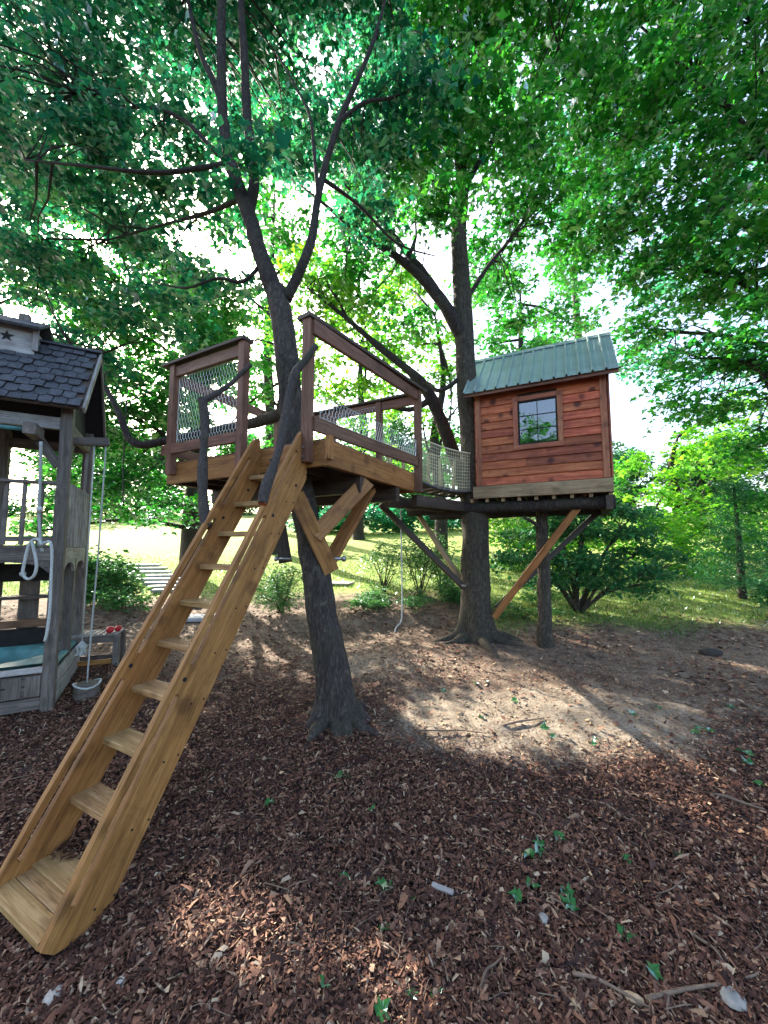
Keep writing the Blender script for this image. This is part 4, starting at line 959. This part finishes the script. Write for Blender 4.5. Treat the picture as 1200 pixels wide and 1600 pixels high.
def playhouse():
    t = thing('playhouse', 'weathered grey raised playhouse with scalloped shingle roof and star cupola', 'playhouse', PS(.8, .6, -.1))
    D1, U1 = 1.2, 1.7
    for (u, v, z1) in ((0, 0, 3.12), (0, D1, 3.12), (U1, 0, 3.12), (U1, D1, 3.12)):
        plank('post', PS(u, v, float(gz(PS(u, v, 0).x, PS(u, v, 0).y)) - .05), PS(u, v, z1), .105, .105, 'grey', t, up=sb)
    plank('post', PS(.85, D1, 0), PS(.85, D1, 3.05), .1, .1, 'grey', t, up=sb); plank('post', PS(0, .62, .1), PS(0, .62, 1.5), .09, .09, 'grey', t, up=sb)
    # top beams
    plank('beam', PS(.055, 0, 2.92), PS(U1, 0, 2.92), .06, .13, 'greypale', t); plank('beam', PS(0, .055, 2.9), PS(0, D1, 2.9), .06, .12, 'grey', t); plank('beam', PS(0, D1, 2.9), PS(U1, D1, 2.9), .06, .12, 'grey', t)
    plank('beam', PS(-.36, .2, 2.82), PS(.0, .2, 2.78), .08, .09, 'grey', t)
    # roof
    zr, ze = 4.02, 3.07; ym = .56; yf = -.22; u0, u1 = -.16, 1.75
    def RF(u, f): return PS(u, yf + (ym - yf) * f, ze + (zr - ze) * f)
    nv = (-sb * (zr - ze) + Vector((0, 0, 1)) * (ym - yf)).normalized(); sd = (RF(0, 1) - RF(0, 0)).normalized(); SL = (RF(0, 1) - RF(0, 0)).length
    roof = plank('roof', RF((u0 + u1) / 2, 0) - nv * .02, RF((u0 + u1) / 2, 1) - nv * .02, u1 - u0, .024, 'dark', t, up=nv)
    rows = 9; rh = SL / rows; sw = .118; ncol = int((u1 - u0) / sw)
    def shingle_mesh(scallop):
        w = sw - .008; h = rh * 1.35; k = 7; pts = []
        if scallop:
            for i in range(k): a = math.pi * i / (k - 1); pts.append((-w / 2 * math.cos(a), .045 - .045 * math.sin(a) - .012))
        else: pts = [(-w / 2, 0), (w / 2, 0)]
        pts += [(w / 2, h), (-w / 2, h)]
        n_ = len(pts); V = [(x, y, .022 - .02 * y / h) for x, y in pts] + [(x, y, .010 - .012 * y / h) for x, y in pts]
        F = [tuple(range(n_)), tuple(range(2 * n_ - 1, n_ - 1, -1))] + [(i, n_ + i, n_ + (i + 1) % n_, (i + 1) % n_) for i in range(n_)]
        me = mesh('shingle', V, F); me.materials.append(M['shingle']); return me
    sm = [shingle_mesh(0), shingle_mesh(1)]; rr = random.Random(12)
    X = -fl
    base = Matrix((X, sd, nv)).transposed().to_4x4()
    for r_ in range(rows):
        for c in range(ncol + 1):
            u = u1 - (c + .5 + (.5 if r_ % 2 else 0)) * sw
            if u < u0 + .03: continue
            f = (r_ * rh) / SL; mm = base @ Matrix.Rotation(rr.uniform(-.03, .03), 4, 'Z'); mm.translation = RF(u, f) + nv * rr.uniform(-.006, .008) + sd * rr.uniform(-.006, .006)
            link('shingle', sm[1 if r_ % 2 or rr.random() < .25 else 0], 'shingle', roof, mm)
    # rear slope and gable, blackened for the shade inside, and trims
    def RB(u, f): return PS(u, ym + (1.34 - ym) * f, zr - (zr - 3.0) * f)
    nb = (sb * (zr - 3.0) + Vector((0, 0, 1)) * (1.34 - ym)).normalized()
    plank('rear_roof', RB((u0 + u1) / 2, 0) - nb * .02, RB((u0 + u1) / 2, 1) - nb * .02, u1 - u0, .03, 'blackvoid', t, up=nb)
    plank('barge_board', RF(u0 - .012, -.01) + nv * -.02, RF(u0 - .012, 1.0) + nv * -.02, .024, .075, 'greypale', t, up=nv)
    plank('barge_board', RB(u0 - .012, .0) + nb * -.02, RB(u0 - .012, 1.0) + nb * -.02, .024, .075, 'grey', t, up=nb)
    plank('ridge_board', PS(u0 - .02, ym, zr + .015), PS(u1, ym, zr + .015), .11, .03, 'shingle', t)
    for u in (0.02, 1.65):
        V = [PS(u, .0, 2.97), PS(u, 1.15, 2.97), PS(u, ym, zr - .1)]; V += [v + fl * .03 for v in V]
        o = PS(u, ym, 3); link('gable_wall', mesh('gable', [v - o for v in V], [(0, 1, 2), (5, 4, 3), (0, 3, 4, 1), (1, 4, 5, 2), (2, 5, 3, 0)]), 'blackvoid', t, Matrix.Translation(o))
    # cupola with star
    ca, cb, va, vb = .42, .98, .36, .78; cz0, cz1 = 3.72, 4.09
    cup = link('cupola', None, None, t, Matrix.Translation(PS((ca + cb) / 2, .56, cz0)))
    cw = [plank('cupola_wall', PS(ca, va, (cz0 + cz1) / 2), PS(cb, va, (cz0 + cz1) / 2), .024, cz1 - cz0, 'greypale', cup), plank('cupola_wall', PS(ca, vb, (cz0 + cz1) / 2), PS(cb, vb, (cz0 + cz1) / 2), .024, cz1 - cz0, 'greypale', cup),
          plank('cupola_wall', PS(ca + .012, va + .013, (cz0 + cz1) / 2), PS(ca + .012, vb - .013, (cz0 + cz1) / 2), .024, cz1 - cz0, 'greypale', cup), plank('cupola_wall', PS(cb - .012, va + .013, (cz0 + cz1) / 2), PS(cb - .012, vb - .013, (cz0 + cz1) / 2), .024, cz1 - cz0, 'greypale', cup)]
    star = []; sc = PS(.66, va - .014, 3.945)
    V = [];
    for s in (0, 1):
        for i in range(10):
            r_ = .066 if i % 2 == 0 else .026; a = math.pi / 2 + i * math.pi / 5; V.append(fl * (-r_ * math.cos(a)) + Vector((0, 0, r_ * math.sin(a))) - sb * (.006 * s))
    F = [tuple(range(10)), tuple(range(19, 9, -1))] + [(i, (i + 1) % 10, 10 + (i + 1) % 10, 10 + i) for i in range(10)]
    link('star', mesh('star', V, F), 'blackvoid', cup, Matrix.Translation(sc))  # black star plate stands for the shade in a star-shaped hole
    for sgn, vv in ((-1, .57), (1, .57)):
        e0 = PS((ca + cb) / 2, vv + sgn * .33, cz1 - .03); e1 = PS((ca + cb) / 2, vv, cz1 + .17); up = ((-sb if sgn < 0 else sb) * .2 + Vector((0, 0, .33)))
        plank('cupola_roof', e0, e1, .70, .03, 'shingle', cup, up=up)
    plank('finial_block', PS(.58, .57, cz1 + .14), PS(.58, .57, cz1 + .24), .1, .09, 'grey', cup, up=sb)
    plank('cupola_trim', PS(ca - .012, va - .03, cz0 + .1), PS(ca - .012, va - .03, cz1 - .02), .03, .05, 'greypale', cup, up=fl)
    # floor
    plank('floor_beam', PS(.055, -.02, 1.5), PS(U1, -.02, 1.5), .04, .13, 'grey', t); plank('floor_beam', PS(-.03, .05, 1.5), PS(-.03, D1, 1.5), .035, .13, 'greypale', t); plank('floor_beam', PS(0, D1, 1.5), PS(U1, D1, 1.5), .04, .13, 'grey', t)
    for i in range(9): v = .04 + (i + .5) * (D1 - .06) / 9; plank('floor_board', PS(.02, v, 1.58), PS(U1, v, 1.58), (D1 - .06) / 9 - .008, .028, 'grey', t)
    # front rail
    plank('rail', PS(.05, -.01, 2.26), PS(U1, -.01, 2.26), .09, .035, 'grey', t); plank('rail', PS(.05, 0, 1.66), PS(U1, 0, 1.66), .04, .05, 'grey', t)
    for i in range(11): u = .17 + i * .14; plank('baluster', PS(u, -.005, 1.60), PS(u, -.005, 2.25), .035, .035, 'grey', t, up=sb)
    # side slats
    plank('rail', PS(-.01, .05, 2.26), PS(-.01, D1 - .05, 2.26), .04, .07, 'greypale', t)
    for i in range(8): v = .12 + i * .138; plank('slat', PS(-.045, v, 1.57), PS(-.045, v, 2.28), .02, .06, 'greypale', t, up=sb)
    arch(PS(-.03, .06, 0), PS(-.03, .58, 0), 1.28, 1.44, .12, fl, t, 'greypale'); arch(PS(-.03, .66, 0), PS(-.03, 1.15, 0), 1.28, 1.44, .12, fl, t, 'greypale')
    arch(PS(.06, -.02, 0), PS(.8, -.02, 0), 1.30, 1.44, .12, sb, t, 'grey'); arch(PS(.82, -.02, 0), PS(1.62, -.02, 0), 1.30, 1.44, .12, sb, t, 'grey')
    # brackets at post head
    for i, (a, b) in enumerate(((PS(.05, 0, 2.45), PS(.30, 0, 2.84)), (PS(0, .05, 2.5), PS(0, .32, 2.84)))): plank('bracket', a, b, .045, .09, 'grey', t, up=(0, 0, 1))
    for i, (a, b) in enumerate(((PS(-.0, .07, 2.3), PS(-.0, .07, 2.86)), (PS(0, D1 - .07, 2.3), PS(0, D1 - .07, 2.86)))): plank('side_board', a, b, .03, .06, 'greypale', t, up=sb)
    # rear wall boards with dark gaps
    for i in range(5): u = .15 + i * .36; plank('wall_board', PS(u, D1 + .03, .1), PS(u, D1 + .03, 1.44), .025, .2, 'grey', t, up=fl)
    plank('shelf', PS(.05, D1 - .1, .95), PS(1.6, D1 - .1, .95), .2, .035, 'grey', t); plank('shelf', PS(.05, D1 - .04, .62), PS(1.6, D1 - .04, .62), .08, .09, 'redwood', t)
    plank('wall_board', PS(.1, D1 - .02, 1.25), PS(1.6, D1 - .02, 1.25), .03, .22, 'blackvoid', t); plank('wall_board', PS(.1, D1 - .01, .4), PS(1.6, D1 - .01, .4), .03, .3, 'blackvoid', t)  # black boards painted in for the dark interior
    # base boards of the sandbox
    for z, h in ((-.02, .12), (.105, .11), (.22, .1)): plank('base_board', PS(.055, -.03, z), PS(U1, -.03, z), .03, h, 'grey', t)
    for i in range(10): plank('base_slat', PS(.12 + i * .15, -.05, .06), PS(.12 + i * .15, -.05, .26), .012, .12, 'grey', t, up=fl)
    plank('base_board', PS(-.04, .05, .02), PS(-.04, D1, .06), .03, .17, 'greypale', t); plank('base_board', PS(-.04, .05, .2), PS(-.04, D1, .24), .03, .14, 'greypale', t)
    # moulded teal basin
    mb = MB(); k = 24; V = []; F = []
    cx, cy, rx, ry = .72, .58, .60, .46
    ring = [(1.12, 1.16, .36, 1), (1.0, 1.0, .37, 0), (.94, .94, .31, 0), (.85, .85, .17, 0), (.5, .5, .13, 0)]
    for q, (a, b, z, sq) in enumerate(ring):
        for i in range(k):
            an = 2 * math.pi * i / k; c, s = math.cos(an), math.sin(an)
            if sq: m_ = max(abs(c), abs(s)); c, s = c / m_, s / m_
            V.append(PS(cx + rx * a * c, cy + ry * b * s, z + (.012 * math.sin(3 * an) if q > 2 else 0)))
    for q in range(4):
        for i in range(k): F.append((q * k + i, q * k + (i + 1) % k, (q + 1) * k + (i + 1) % k, (q + 1) * k + i))
    F.append(tuple(range(4 * k, 5 * k)))
    o = PS(cx, cy, .3); link('basin', mesh('basin', [v - o for v in V], F, True), 'teal', t, Matrix.Translation(o))
    plank('basin_rim', PS(.05, -.035, .315), PS(U1, -.035, .315), .07, .05, 'greypale', t)
    plank('basin_rim', PS(-.005, .05, .33), PS(-.005, D1, .36), .07, .03, 'teal', t)
    # monkey bar
    tube('grab_bar', [PS(.27, -.22, 2.77), PS(1.4, -.22, 2.77)], .022, 'teal', t, 10)
    plank('bar_block', PS(.235, -.32, 2.77), PS(.235, -.02, 2.77), .10, .12, 'grey', t)
playhouse()
def ropes():
    D = 3.78
    P = [at(x, y, 3.72) for x, y in [(64, 690), (63, 740), (61, 800), (64, 850), (66, 862)]]
    p, r = spline(P, [.013] * 5, 5); t = thing('climbing_rope', 'thick pale rope with knots and loop hanging at the playhouse front', 'rope', P[-1])
    tube('rope', p, r, 'rope', t, 8)
    P = [at(x, y, 3.66) for x, y in [(66, 852), (58, 842), (46, 850), (38, 880), (36, 897), (44, 905), (54, 898), (57, 880), (52, 855), (50, 845)]]
    p, r = spline(P, [.013] * 10, 4); tube('loop', p, r, 'rope', t, 8)
    P = [at(x, y, 3.70) for x, y in [(68, 850), (77, 846), (81, 860), (80, 900), (78, 950), (74, 985), (70, 1002)]]
    p, r = spline(P, [.012] * 7, 4); tube('loose_end', p, r, 'rope', t, 8)
    for (x, y, rad) in ((62, 796, .028), (65, 850, .03), (36, 897, .026)):
        c = at(x, y, 3.70); V = []; bm = bmesh.new(); bmesh.ops.create_icosphere(bm, subdivisions=2, radius=rad)
        for v in bm.verts: v.co *= 1 + .25 * mnoise.noise(v.co * 60)
        me = bpy.data.meshes.new('knot'); bm.to_mesh(me); bm.free(); me.shade_smooth(); link('knot', me, 'rope', t, Matrix.Translation(c))
    # disc swing
    topa, topb = PS(-.33, .2, 2.80), PS(-.22, .2, 2.79)
    seat = at(135, 1083, 4.45)
    t = thing('log_swing', 'grey round wooden log seat hung on long ropes beside the playhouse', 'swing', seat - Vector((0, 0, .11)))
    bm = bmesh.new(); bmesh.ops.create_cone(bm, cap_ends=True, segments=20, radius1=.115, radius2=.12, depth=.22)
    bmesh.ops.bevel(bm, geom=[e for e in bm.edges if abs(e.verts[0].co.z - e.verts[1].co.z) < .01], offset=.012, segments=2, affect='EDGES')
    me = bpy.data.meshes.new('log'); bm.to_mesh(me); bm.free(); link('seat', me, 'grey', t, Matrix.Translation(seat))
    tube('rope', [topa, topa.lerp(seat + Vector((0, 0, .2)), .5) + Vector((.01, 0, 0)), seat + Vector((0, 0, .24)), seat + Vector((0, 0, .1))], [.009] * 4, 'rope', t, 7)
    P = [seat + Vector((math.cos(a) * .125, math.sin(a) * .125, .10 + .02 * math.sin(2 * a))) for a in np.linspace(0, 2 * math.pi, 15)]
    tube('rope_ring', P, .011, 'rope', t, 6)
    b = at(128, 1008, 4.5); tube('rope', [topb, topb.lerp(b, .5), b], [.008] * 3, 'rope', t, 7)
    mb = MB(); rr = random.Random(2)
    for i in range(26): mb.tube([b + Vector((0, 0, .05)), b + Vector((rr.uniform(-.04, .04), rr.uniform(-.04, .04), -.02)), b + Vector((rr.uniform(-.05, .05), rr.uniform(-.05, .05), -.11))], .006, 4)
    mb.build('frayed_knot', 'rope', t, b)
    # small bench with two red balls
    c = on_ground(150, 1040); ax = Vector((.93, .36, 0)); ay = Vector((-.36, .93, 0))
    t = thing('slat_bench', 'small grey slatted bench behind the swing', 'bench', c)
    B = lambda x, y, z: c + ax * x + ay * y + Vector((0, 0, z))
    for i in range(9): plank('slat', B(-.29 + i * .066, -.16, .42), B(-.29 + i * .066, .18, .42), .052, .022, 'greypale', t)
    for x in (-.29, .25):
        for y in (-.13, .15): plank('leg', B(x, y, -.03), B(x, y, .41), .07, .09 if x > 0 else .07, 'grey', t, up=ay)
    plank('apron', B(-.29, -.15, .37), B(.27, -.15, .37), .025, .09, 'grey', t); plank('stretcher', B(-.29, -.12, .07), B(.27, -.12, .07), .03, .06, 'amber', t)
    plank('stretcher', B(-.29, .15, .07), B(.27, .15, .07), .03, .06, 'grey', t)
    for i, (x, y, r_, lb) in enumerate(((.16, -.10, .047, 'larger red ball on the slatted bench'), (.235, -.02, .042, 'smaller red ball on the slatted bench corner'))):
        bm = bmesh.new(); bmesh.ops.create_uvsphere(bm, u_segments=20, v_segments=14, radius=r_)
        for v in bm.verts:
            d_ = math.hypot(v.co.x, v.co.y) / r_
            if v.co.z > 0: v.co.z -= .22 * r_ * max(0, 1 - d_ * 2.2)
        me = bpy.data.meshes.new('ball'); bm.to_mesh(me); bm.free(); me.shade_smooth(); link('red_ball', me, 'red', None, Matrix.Translation(B(x, y, .431 + r_ * .97)), label=lb, cat='ball')
ropes()

# ------------------------------------------------------------------ slab steps and slatted mat
rs = random.Random(15)
def slab(px, py, w, d, lbl, grp, rz):
    c = on_ground(px, py); bm = bmesh.new(); bmesh.ops.create_cube(bm, size=1)
    for v in bm.verts: v.co = Vector((v.co.x * w * rs.uniform(.93, 1.05), v.co.y * d * rs.uniform(.93, 1.05), v.co.z * .07))
    bmesh.ops.bevel(bm, geom=list(bm.edges), offset=.012, segments=1, affect='EDGES')
    me = bpy.data.meshes.new('slab'); bm.to_mesh(me); bm.free()
    link('stepping_stone', me, 'slab', None, Matrix.Translation(c + Vector((0, 0, .025))) @ Matrix.Rotation(rz, 4, 'Z'), label=lbl, cat='stepping stone', group=grp)
for i in range(8):
    f = i / 7; slab(222 + 50 * f, 884 + 40 * f, 1.15 - .2 * f, .42 - .1 * f, 'pale slab in the flight of steps climbing the lawn', 'lawn steps', .2)
slab(302, 968, .75, .45, 'large pale slab lying at the foot of the lawn steps', None, .1)
slab(290, 947, .7, .3, 'narrow pale slab just above the large foot slab', None, .1)
c = on_ground(524, 912); t = thing('slatted_mat', 'grey slatted wooden mat lying on the bank behind the leaning maple', 'mat', c)
for i in range(7): plank('slat', c + Vector((-.3 + i * .02, -.3 + i * .1, .03)), c + Vector((.42 + i * .02, -.42 + i * .1, .03)), .07, .03, 'greypale', t)
plank('batten', c + Vector((-.1, -.35, .008)), c + Vector((-.02, .3, .008)), .05, .02, 'grey', t)

# ------------------------------------------------------------------ loose things on the mulch
def stone(px, py, s, mat, label, seed, sq=(1, 1, .6)):
    c = on_ground(px, py); bm = bmesh.new(); bmesh.ops.create_icosphere(bm, subdivisions=2, radius=1)
    rr = np.random.RandomState(seed); pl = rr.normal(size=(9, 3)); pl /= np.linalg.norm(pl, axis=1)[:, None]
    for v in bm.verts:
        p = np.array(v.co)
        for q in pl:
            d_ = p @ q
            if d_ > .72: p = p - q * (d_ - .72)
        v.co = Vector((p[0] * s * sq[0], p[1] * s * sq[1], p[2] * s * sq[2]))
    me = bpy.data.meshes.new('stone'); bm.to_mesh(me); bm.free()
    link('stone', me, mat, None, Matrix.Translation(c + Vector((0, 0, s * sq[2] * .45))) @ Matrix.Rotation(seed, 4, 'Z'), label=label, cat='stone')
stone(1145, 1570, .052, 'stone_pale', 'pale angular stone beside crossed sticks on the mulch', 1)
stone(900, 1583, .035, 'stone_tan', 'small tan stone at the end of a long dry stick', 2)
stone(990, 1566, .04, 'stone_tan', 'flat tan stone half buried in mulch', 3, (1.3, .8, .5))
stone(84, 1563, .042, 'stone_pale', 'rounded pale stone on the mulch below the ladder foot', 4)
stone(190, 1538, .026, 'stone_pale', 'little grey pebble on the bare soil below the ladder', 5)
stone(1112, 1023, .16, 'ball_leather', 'dark clod lying on the grass edge below the lawn', 6, (1, .7, .4))
stone(850, 1440, .03, 'stone_pale', 'small grey pebble sunk beside green leaves in the mulch', 7)
STK = [((1010, 1572), (1185, 1530), .010), ((895, 1530), (1025, 1590), .009), ((1100, 1245), (1195, 1270), .013), ((1080, 1465), (1130, 1510), .008), ((935, 1260), (990, 1290), .008), ((565, 1590), (595, 1570), .012), ((40, 1500), (62, 1425), .006), ((590, 1480), (625, 1505), .006), ((820, 1270), (848, 1292), .008), ((750, 1560), (790, 1500), .006), ((1000, 1410), (1105, 1380), .004), ((860, 1410), (905, 1440), .005), ((700, 1540), (680, 1470), .004), ((60, 1480), (135, 1440), .006), ((650, 1145), (760, 1150), .009), ((785, 1138), (850, 1125), .012), ((1040, 1560), (1045, 1600), .008)]
for i, (a, b, r_) in enumerate(STK):
    A, B = on_ground(*a), on_ground(*b); j = lambda: Vector((rs.uniform(-1, 1), rs.uniform(-1, 1), 0)) * .02
    p, r = spline([A + Vector((0, 0, .02)), A.lerp(B, .35) + j() + Vector((0, 0, .03)), A.lerp(B, .7) + j() + Vector((0, 0, .028)), B + Vector((0, 0, .02))], [r_, r_ * .9, r_ * .75, r_ * .5], 4)
    tube('dry_stick', p, r, 'twig', None, 6, .3, i, label='dry brown stick lying on the ground litter', cat='stick', group='dry sticks on the ground')
P0 = on_ground(690, 1397); plank('wood_scrap', P0 + Vector((-.05, .02, .03)), P0 + Vector((.06, -.03, .028)), .03, .015, 'greypale', None, label='pale splintered wood scrap lying on the mulch', cat='wood scrap')
# fallen green leaves
def maple_leaf_mesh(seed):
    tips = [(-.42, .1), (-.6, .48), (-.22, .55), (0, 1), (.22, .55), (.6, .48), (.42, .1)]
    notch = [(-.3, .3), (-.3, .5), (-.14, .68), (.14, .68), (.3, .5), (.3, .3)]
    out = [(0, 0)]
    for i, tq in enumerate(tips):
        out.append(tq)
        if i < 6: out.append(notch[i])
    rr = random.Random(seed); cz = [rr.uniform(-.05, .30) for _ in out]
    V = [(0, .35, .0)] + [(x, y, z) for (x, y), z in zip(out, cz)]
    F = [(0, i, i % (len(out)) + 1) for i in range(1, len(out) + 1)]
    me = mesh('leaf', V, F); me.materials.append(M['litter_green']); return me
lms = [maple_leaf_mesh(i) for i in range(5)]
FL = [(602, 1392), (578, 1275), (834, 1332), (900, 1428), (890, 1408), (875, 1310), (965, 1470), (1018, 1535), (512, 1548), (690, 1580), (815, 1410), (822, 1385), (977, 1345), (1058, 1345), (930, 1170), (1165, 1185), (1175, 1200), (1185, 1228), (1095, 1140), (1085, 1143), (1105, 1148), (640, 1420), (605, 1468), (545, 1375), (535, 1215), (525, 1225), (545, 1222), (416, 1260), (935, 1160), (850, 1145), (868, 1158), (985, 1118), (750, 1125), (760, 1068), (745, 1070), (1030, 1112), (800, 1095), (1150, 1110), (640, 1555), (875, 1395), (590, 1600), (610, 1400), (830, 1340), (845, 1330), (560, 1010), (690, 1085), (1160, 1178), (905, 1432)]
for i, (x, y) in enumerate(FL):
    c = on_ground(x, y); s = rs.uniform(.05, .09)
    mm = Matrix.Translation(c + Vector((0, 0, .022))) @ Matrix.Rotation(rs.uniform(0, 6.3), 4, 'Z') @ Matrix.Rotation(rs.uniform(-.5, .5), 4, 'X') @ Matrix.Rotation(rs.uniform(-.4, .4), 4, 'Y') @ Matrix.Scale(s, 4)
    link('fallen_leaf', lms[i % 5], 'litter_green', None, mm, label='fresh green maple leaf fallen on the mulch and dirt', cat='leaf', group='fallen green leaves')

# ------------------------------------------------------------------ mulch chips, litter and grass
def chips():
    r = np.random.RandomState(5); n = 300000
    y = .75 + 5.6 * r.beta(1.05, 1.7, n); x = r.uniform(-1.12, 1.12, n) * (y * 1.05 + .5)
    # thin out towards the bare dirt and sand
    e = 1 - ((x - 1.55) / 2.0) ** 2 - ((y - 4.05) / .85) ** 2
    wob = .5 * np.sin(3.1 * x + 1.3 * y) + .35 * np.sin(7 * x - 5 * y) + .3 * r.normal(size=n)
    dens = np.clip(1.25 - .42 * np.clip(y - 3.1, 0, 9) - .12 * x * (y > 3) + .25 * wob, .05, 1) * np.clip(.75 - 1.1 * (e + .35 * wob), .07, 1)
    lc = PF(.2, -.042, 0); qx, qy = x - lc.x, y - lc.y; lw = qx * ua.x + qy * ua.y; lt = qx * ub.x + qy * ub.y
    dens = dens * np.clip(.12 + ((x + .95) / .34) ** 2 + ((y - 1.62) / .13) ** 2 + .25 * wob, .12, 1)   # scuffed bare spot below the ladder
    dens = np.where((lw > 0) & (lw < .66) & (lt > -1.86) & (lt < -1.62), 0, dens)
    ok = r.uniform(size=n) < dens; x, y = x[ok], y[ok]; n = len(x)
    L = r.gamma(2.8, .0052, n) + .0065; cls = r.uniform(size=n); L = np.where(cls < .33, L * 1.7, np.where(cls > .72, L * .55, L)); Wd = L * np.where(cls < .33, r.uniform(.08, .22, n), r.uniform(.3, .75, n)); az = r.uniform(0, 2 * np.pi, n)
    ti = r.normal(0, .38, n); ro = r.normal(0, .45, n)
    d = np.stack([np.cos(az) * np.cos(ti), np.sin(az) * np.cos(ti), np.sin(ti)], 1); s0 = np.stack([-np.sin(az), np.cos(az), 0 * az], 1)
    up = np.cross(d, s0); s = s0 * np.cos(ro)[:, None] + up * np.sin(ro)[:, None]; nn = np.cross(d, s)
    P = np.stack([x, y, gz(x, y) + r.uniform(.0, .018, n) + .018 * np.clip(np.sin(9 * x + 3 * np.sin(5 * y)) * np.sin(11 * y - 2 * np.sin(6 * x)) + .3, 0, 1)], 1)
    T = np.array([(-.5, -.5, 0), (-.55, .4, 0), (.1, .55, .12), (.55, .2, 0), (.45, -.5, 0), (0, -.45, .1)])
    T = T[None] + r.normal(0, .08, (n, 6, 3))
    V = P[:, None] + T[..., 0:1] * L[:, None, None] * d[:, None] + T[..., 1:2] * Wd[:, None, None] * s[:, None] + T[..., 2:3] * L[:, None, None] * nn[:, None]
    F = np.array([(0, 5, 1), (1, 5, 2), (2, 5, 4), (2, 4, 3)])[None] + (np.arange(n) * 6)[:, None, None]
    link('wood_chip_mulch', np_mesh('chips', V.reshape(-1, 3), F.reshape(-1, 3)), 'chip', None, None, 'stuff', 'reddish brown wood chip mulch strewn over the ground', 'mulch')
chips()
def twiglets():
    r = np.random.RandomState(9); mb = MB()
    for i in range(900):
        y = .8 + 4.5 * r.beta(1, 1.6); x = r.uniform(-1.1, 1.1) * (y + .5)
        if -2.5 < x < -1 and 1.5 < y < 2.8: continue
        a = r.uniform(0, 6.28); L = r.gamma(2.5, .025) + .02
        c = G(x, y, r.uniform(.012, .035)); d = Vector((math.cos(a), math.sin(a), r.normal(0, .15))) * L
        mb.tube([c - d * .5, c + Vector((r.normal(0, .08), r.normal(0, .08), .1)) * L * .5, c + d * .5], [r.uniform(.0012, .003)] * 3, 3)
    mb.build('twig_litter', 'twig', None, (0, 3, 0), False, kind='stuff', label='fine dry twigs scattered through the mulch', cat='twigs')
twiglets()
def litter():
    r = np.random.RandomState(19); n = 16000
    y = 3.6 + 4.8 * r.beta(1.2, 1.2, n); x = r.uniform(-1.05, 1.05, n) * y
    e = 1 - ((x - 1.55) / 1.9) ** 2 - ((y - 4.05) / .75) ** 2
    ok = r.uniform(size=n) < np.where(e > 0, .12, .8) * np.clip(.35 + .5 * np.sin(2.3 * x + y) + .4 * np.sin(1.7 * y - 3 * x) + .4 * (y > 6.2), .1, 1); x, y = x[ok], y[ok]
    P = np.stack([x, y, gz(x, y) + r.uniform(.004, .02, len(x))], 1)
    link('leaf_litter', leaf_mesh('litter', P, .055, r, .35, 0, 1), 'chip', None, None, 'stuff', 'dry brown leaf litter scattered over the dirt bank', 'leaf litter')
litter()
def pebbles():
    r = np.random.RandomState(29); n = 5000
    y = 3.0 + 4.2 * r.beta(1.3, 1.5, n); x = r.uniform(-.9, 1.05, n) * y
    sz = r.gamma(2, .0035, n) + .003
    O = np.array([(1, 0, 0), (0, 1, 0), (-1, 0, 0), (0, -1, 0), (0, 0, .7), (0, 0, -.4)], float)
    V = np.stack([x, y, gz(x, y)], 1)[:, None] + (O[None] + r.normal(0, .22, (n, 6, 3))) * sz[:, None, None] * np.array((1, 1, .8))
    F = np.array([(0, 1, 4), (1, 2, 4), (2, 3, 4), (3, 0, 4), (1, 0, 5), (2, 1, 5), (3, 2, 5), (0, 3, 5)])[None] + (np.arange(n) * 6)[:, None, None]
    link('pebbles', np_mesh('pebbles', V.reshape(-1, 3), F.reshape(-1, 3)), 'stone_tan', None, None, 'stuff', 'small tan pebbles and soil crumbs strewn over the bare dirt', 'pebbles')
pebbles()
def grass():
    r = np.random.RandomState(11); n = 60000
    D = 6.2 + 9 * r.beta(1, 1.5, n); x = r.uniform(-1.1, 1.1, n) * D
    wob = .6 * np.sin(1.9 * x + .7 * D) + .4 * np.sin(4.3 * x - 2 * D)
    thr = 9.2 - np.clip((x - 1.5) * 2.0, 0, 1) * 2.1
    ok = D + wob * .6 + r.normal(0, .3, n) > thr; x, D = x[ok], D[ok]; n = len(x)
    P = np.stack([x, D, gz(x, D) - .005], 1); az = r.uniform(0, 6.28, n); h = r.uniform(.03, .085, n); w = .006 + .0012 * D
    s = np.stack([np.cos(az), np.sin(az), 0 * az], 1) * (w * .5)[:, None]; lean = np.stack([r.normal(0, .5, n), r.normal(0, .5, n), np.ones(n)], 1) * h[:, None]
    V = np.stack([P - s, P + s, P + lean], 1); F = np.arange(3 * n).reshape(n, 3)
    link('lawn_grass', np_mesh('grass', V.reshape(-1, 3), F), 'grass', None, None, 'stuff', 'short green grass blades growing over the lawn', 'grass')
grass()
# ivy-like weeds at the foot of trunks
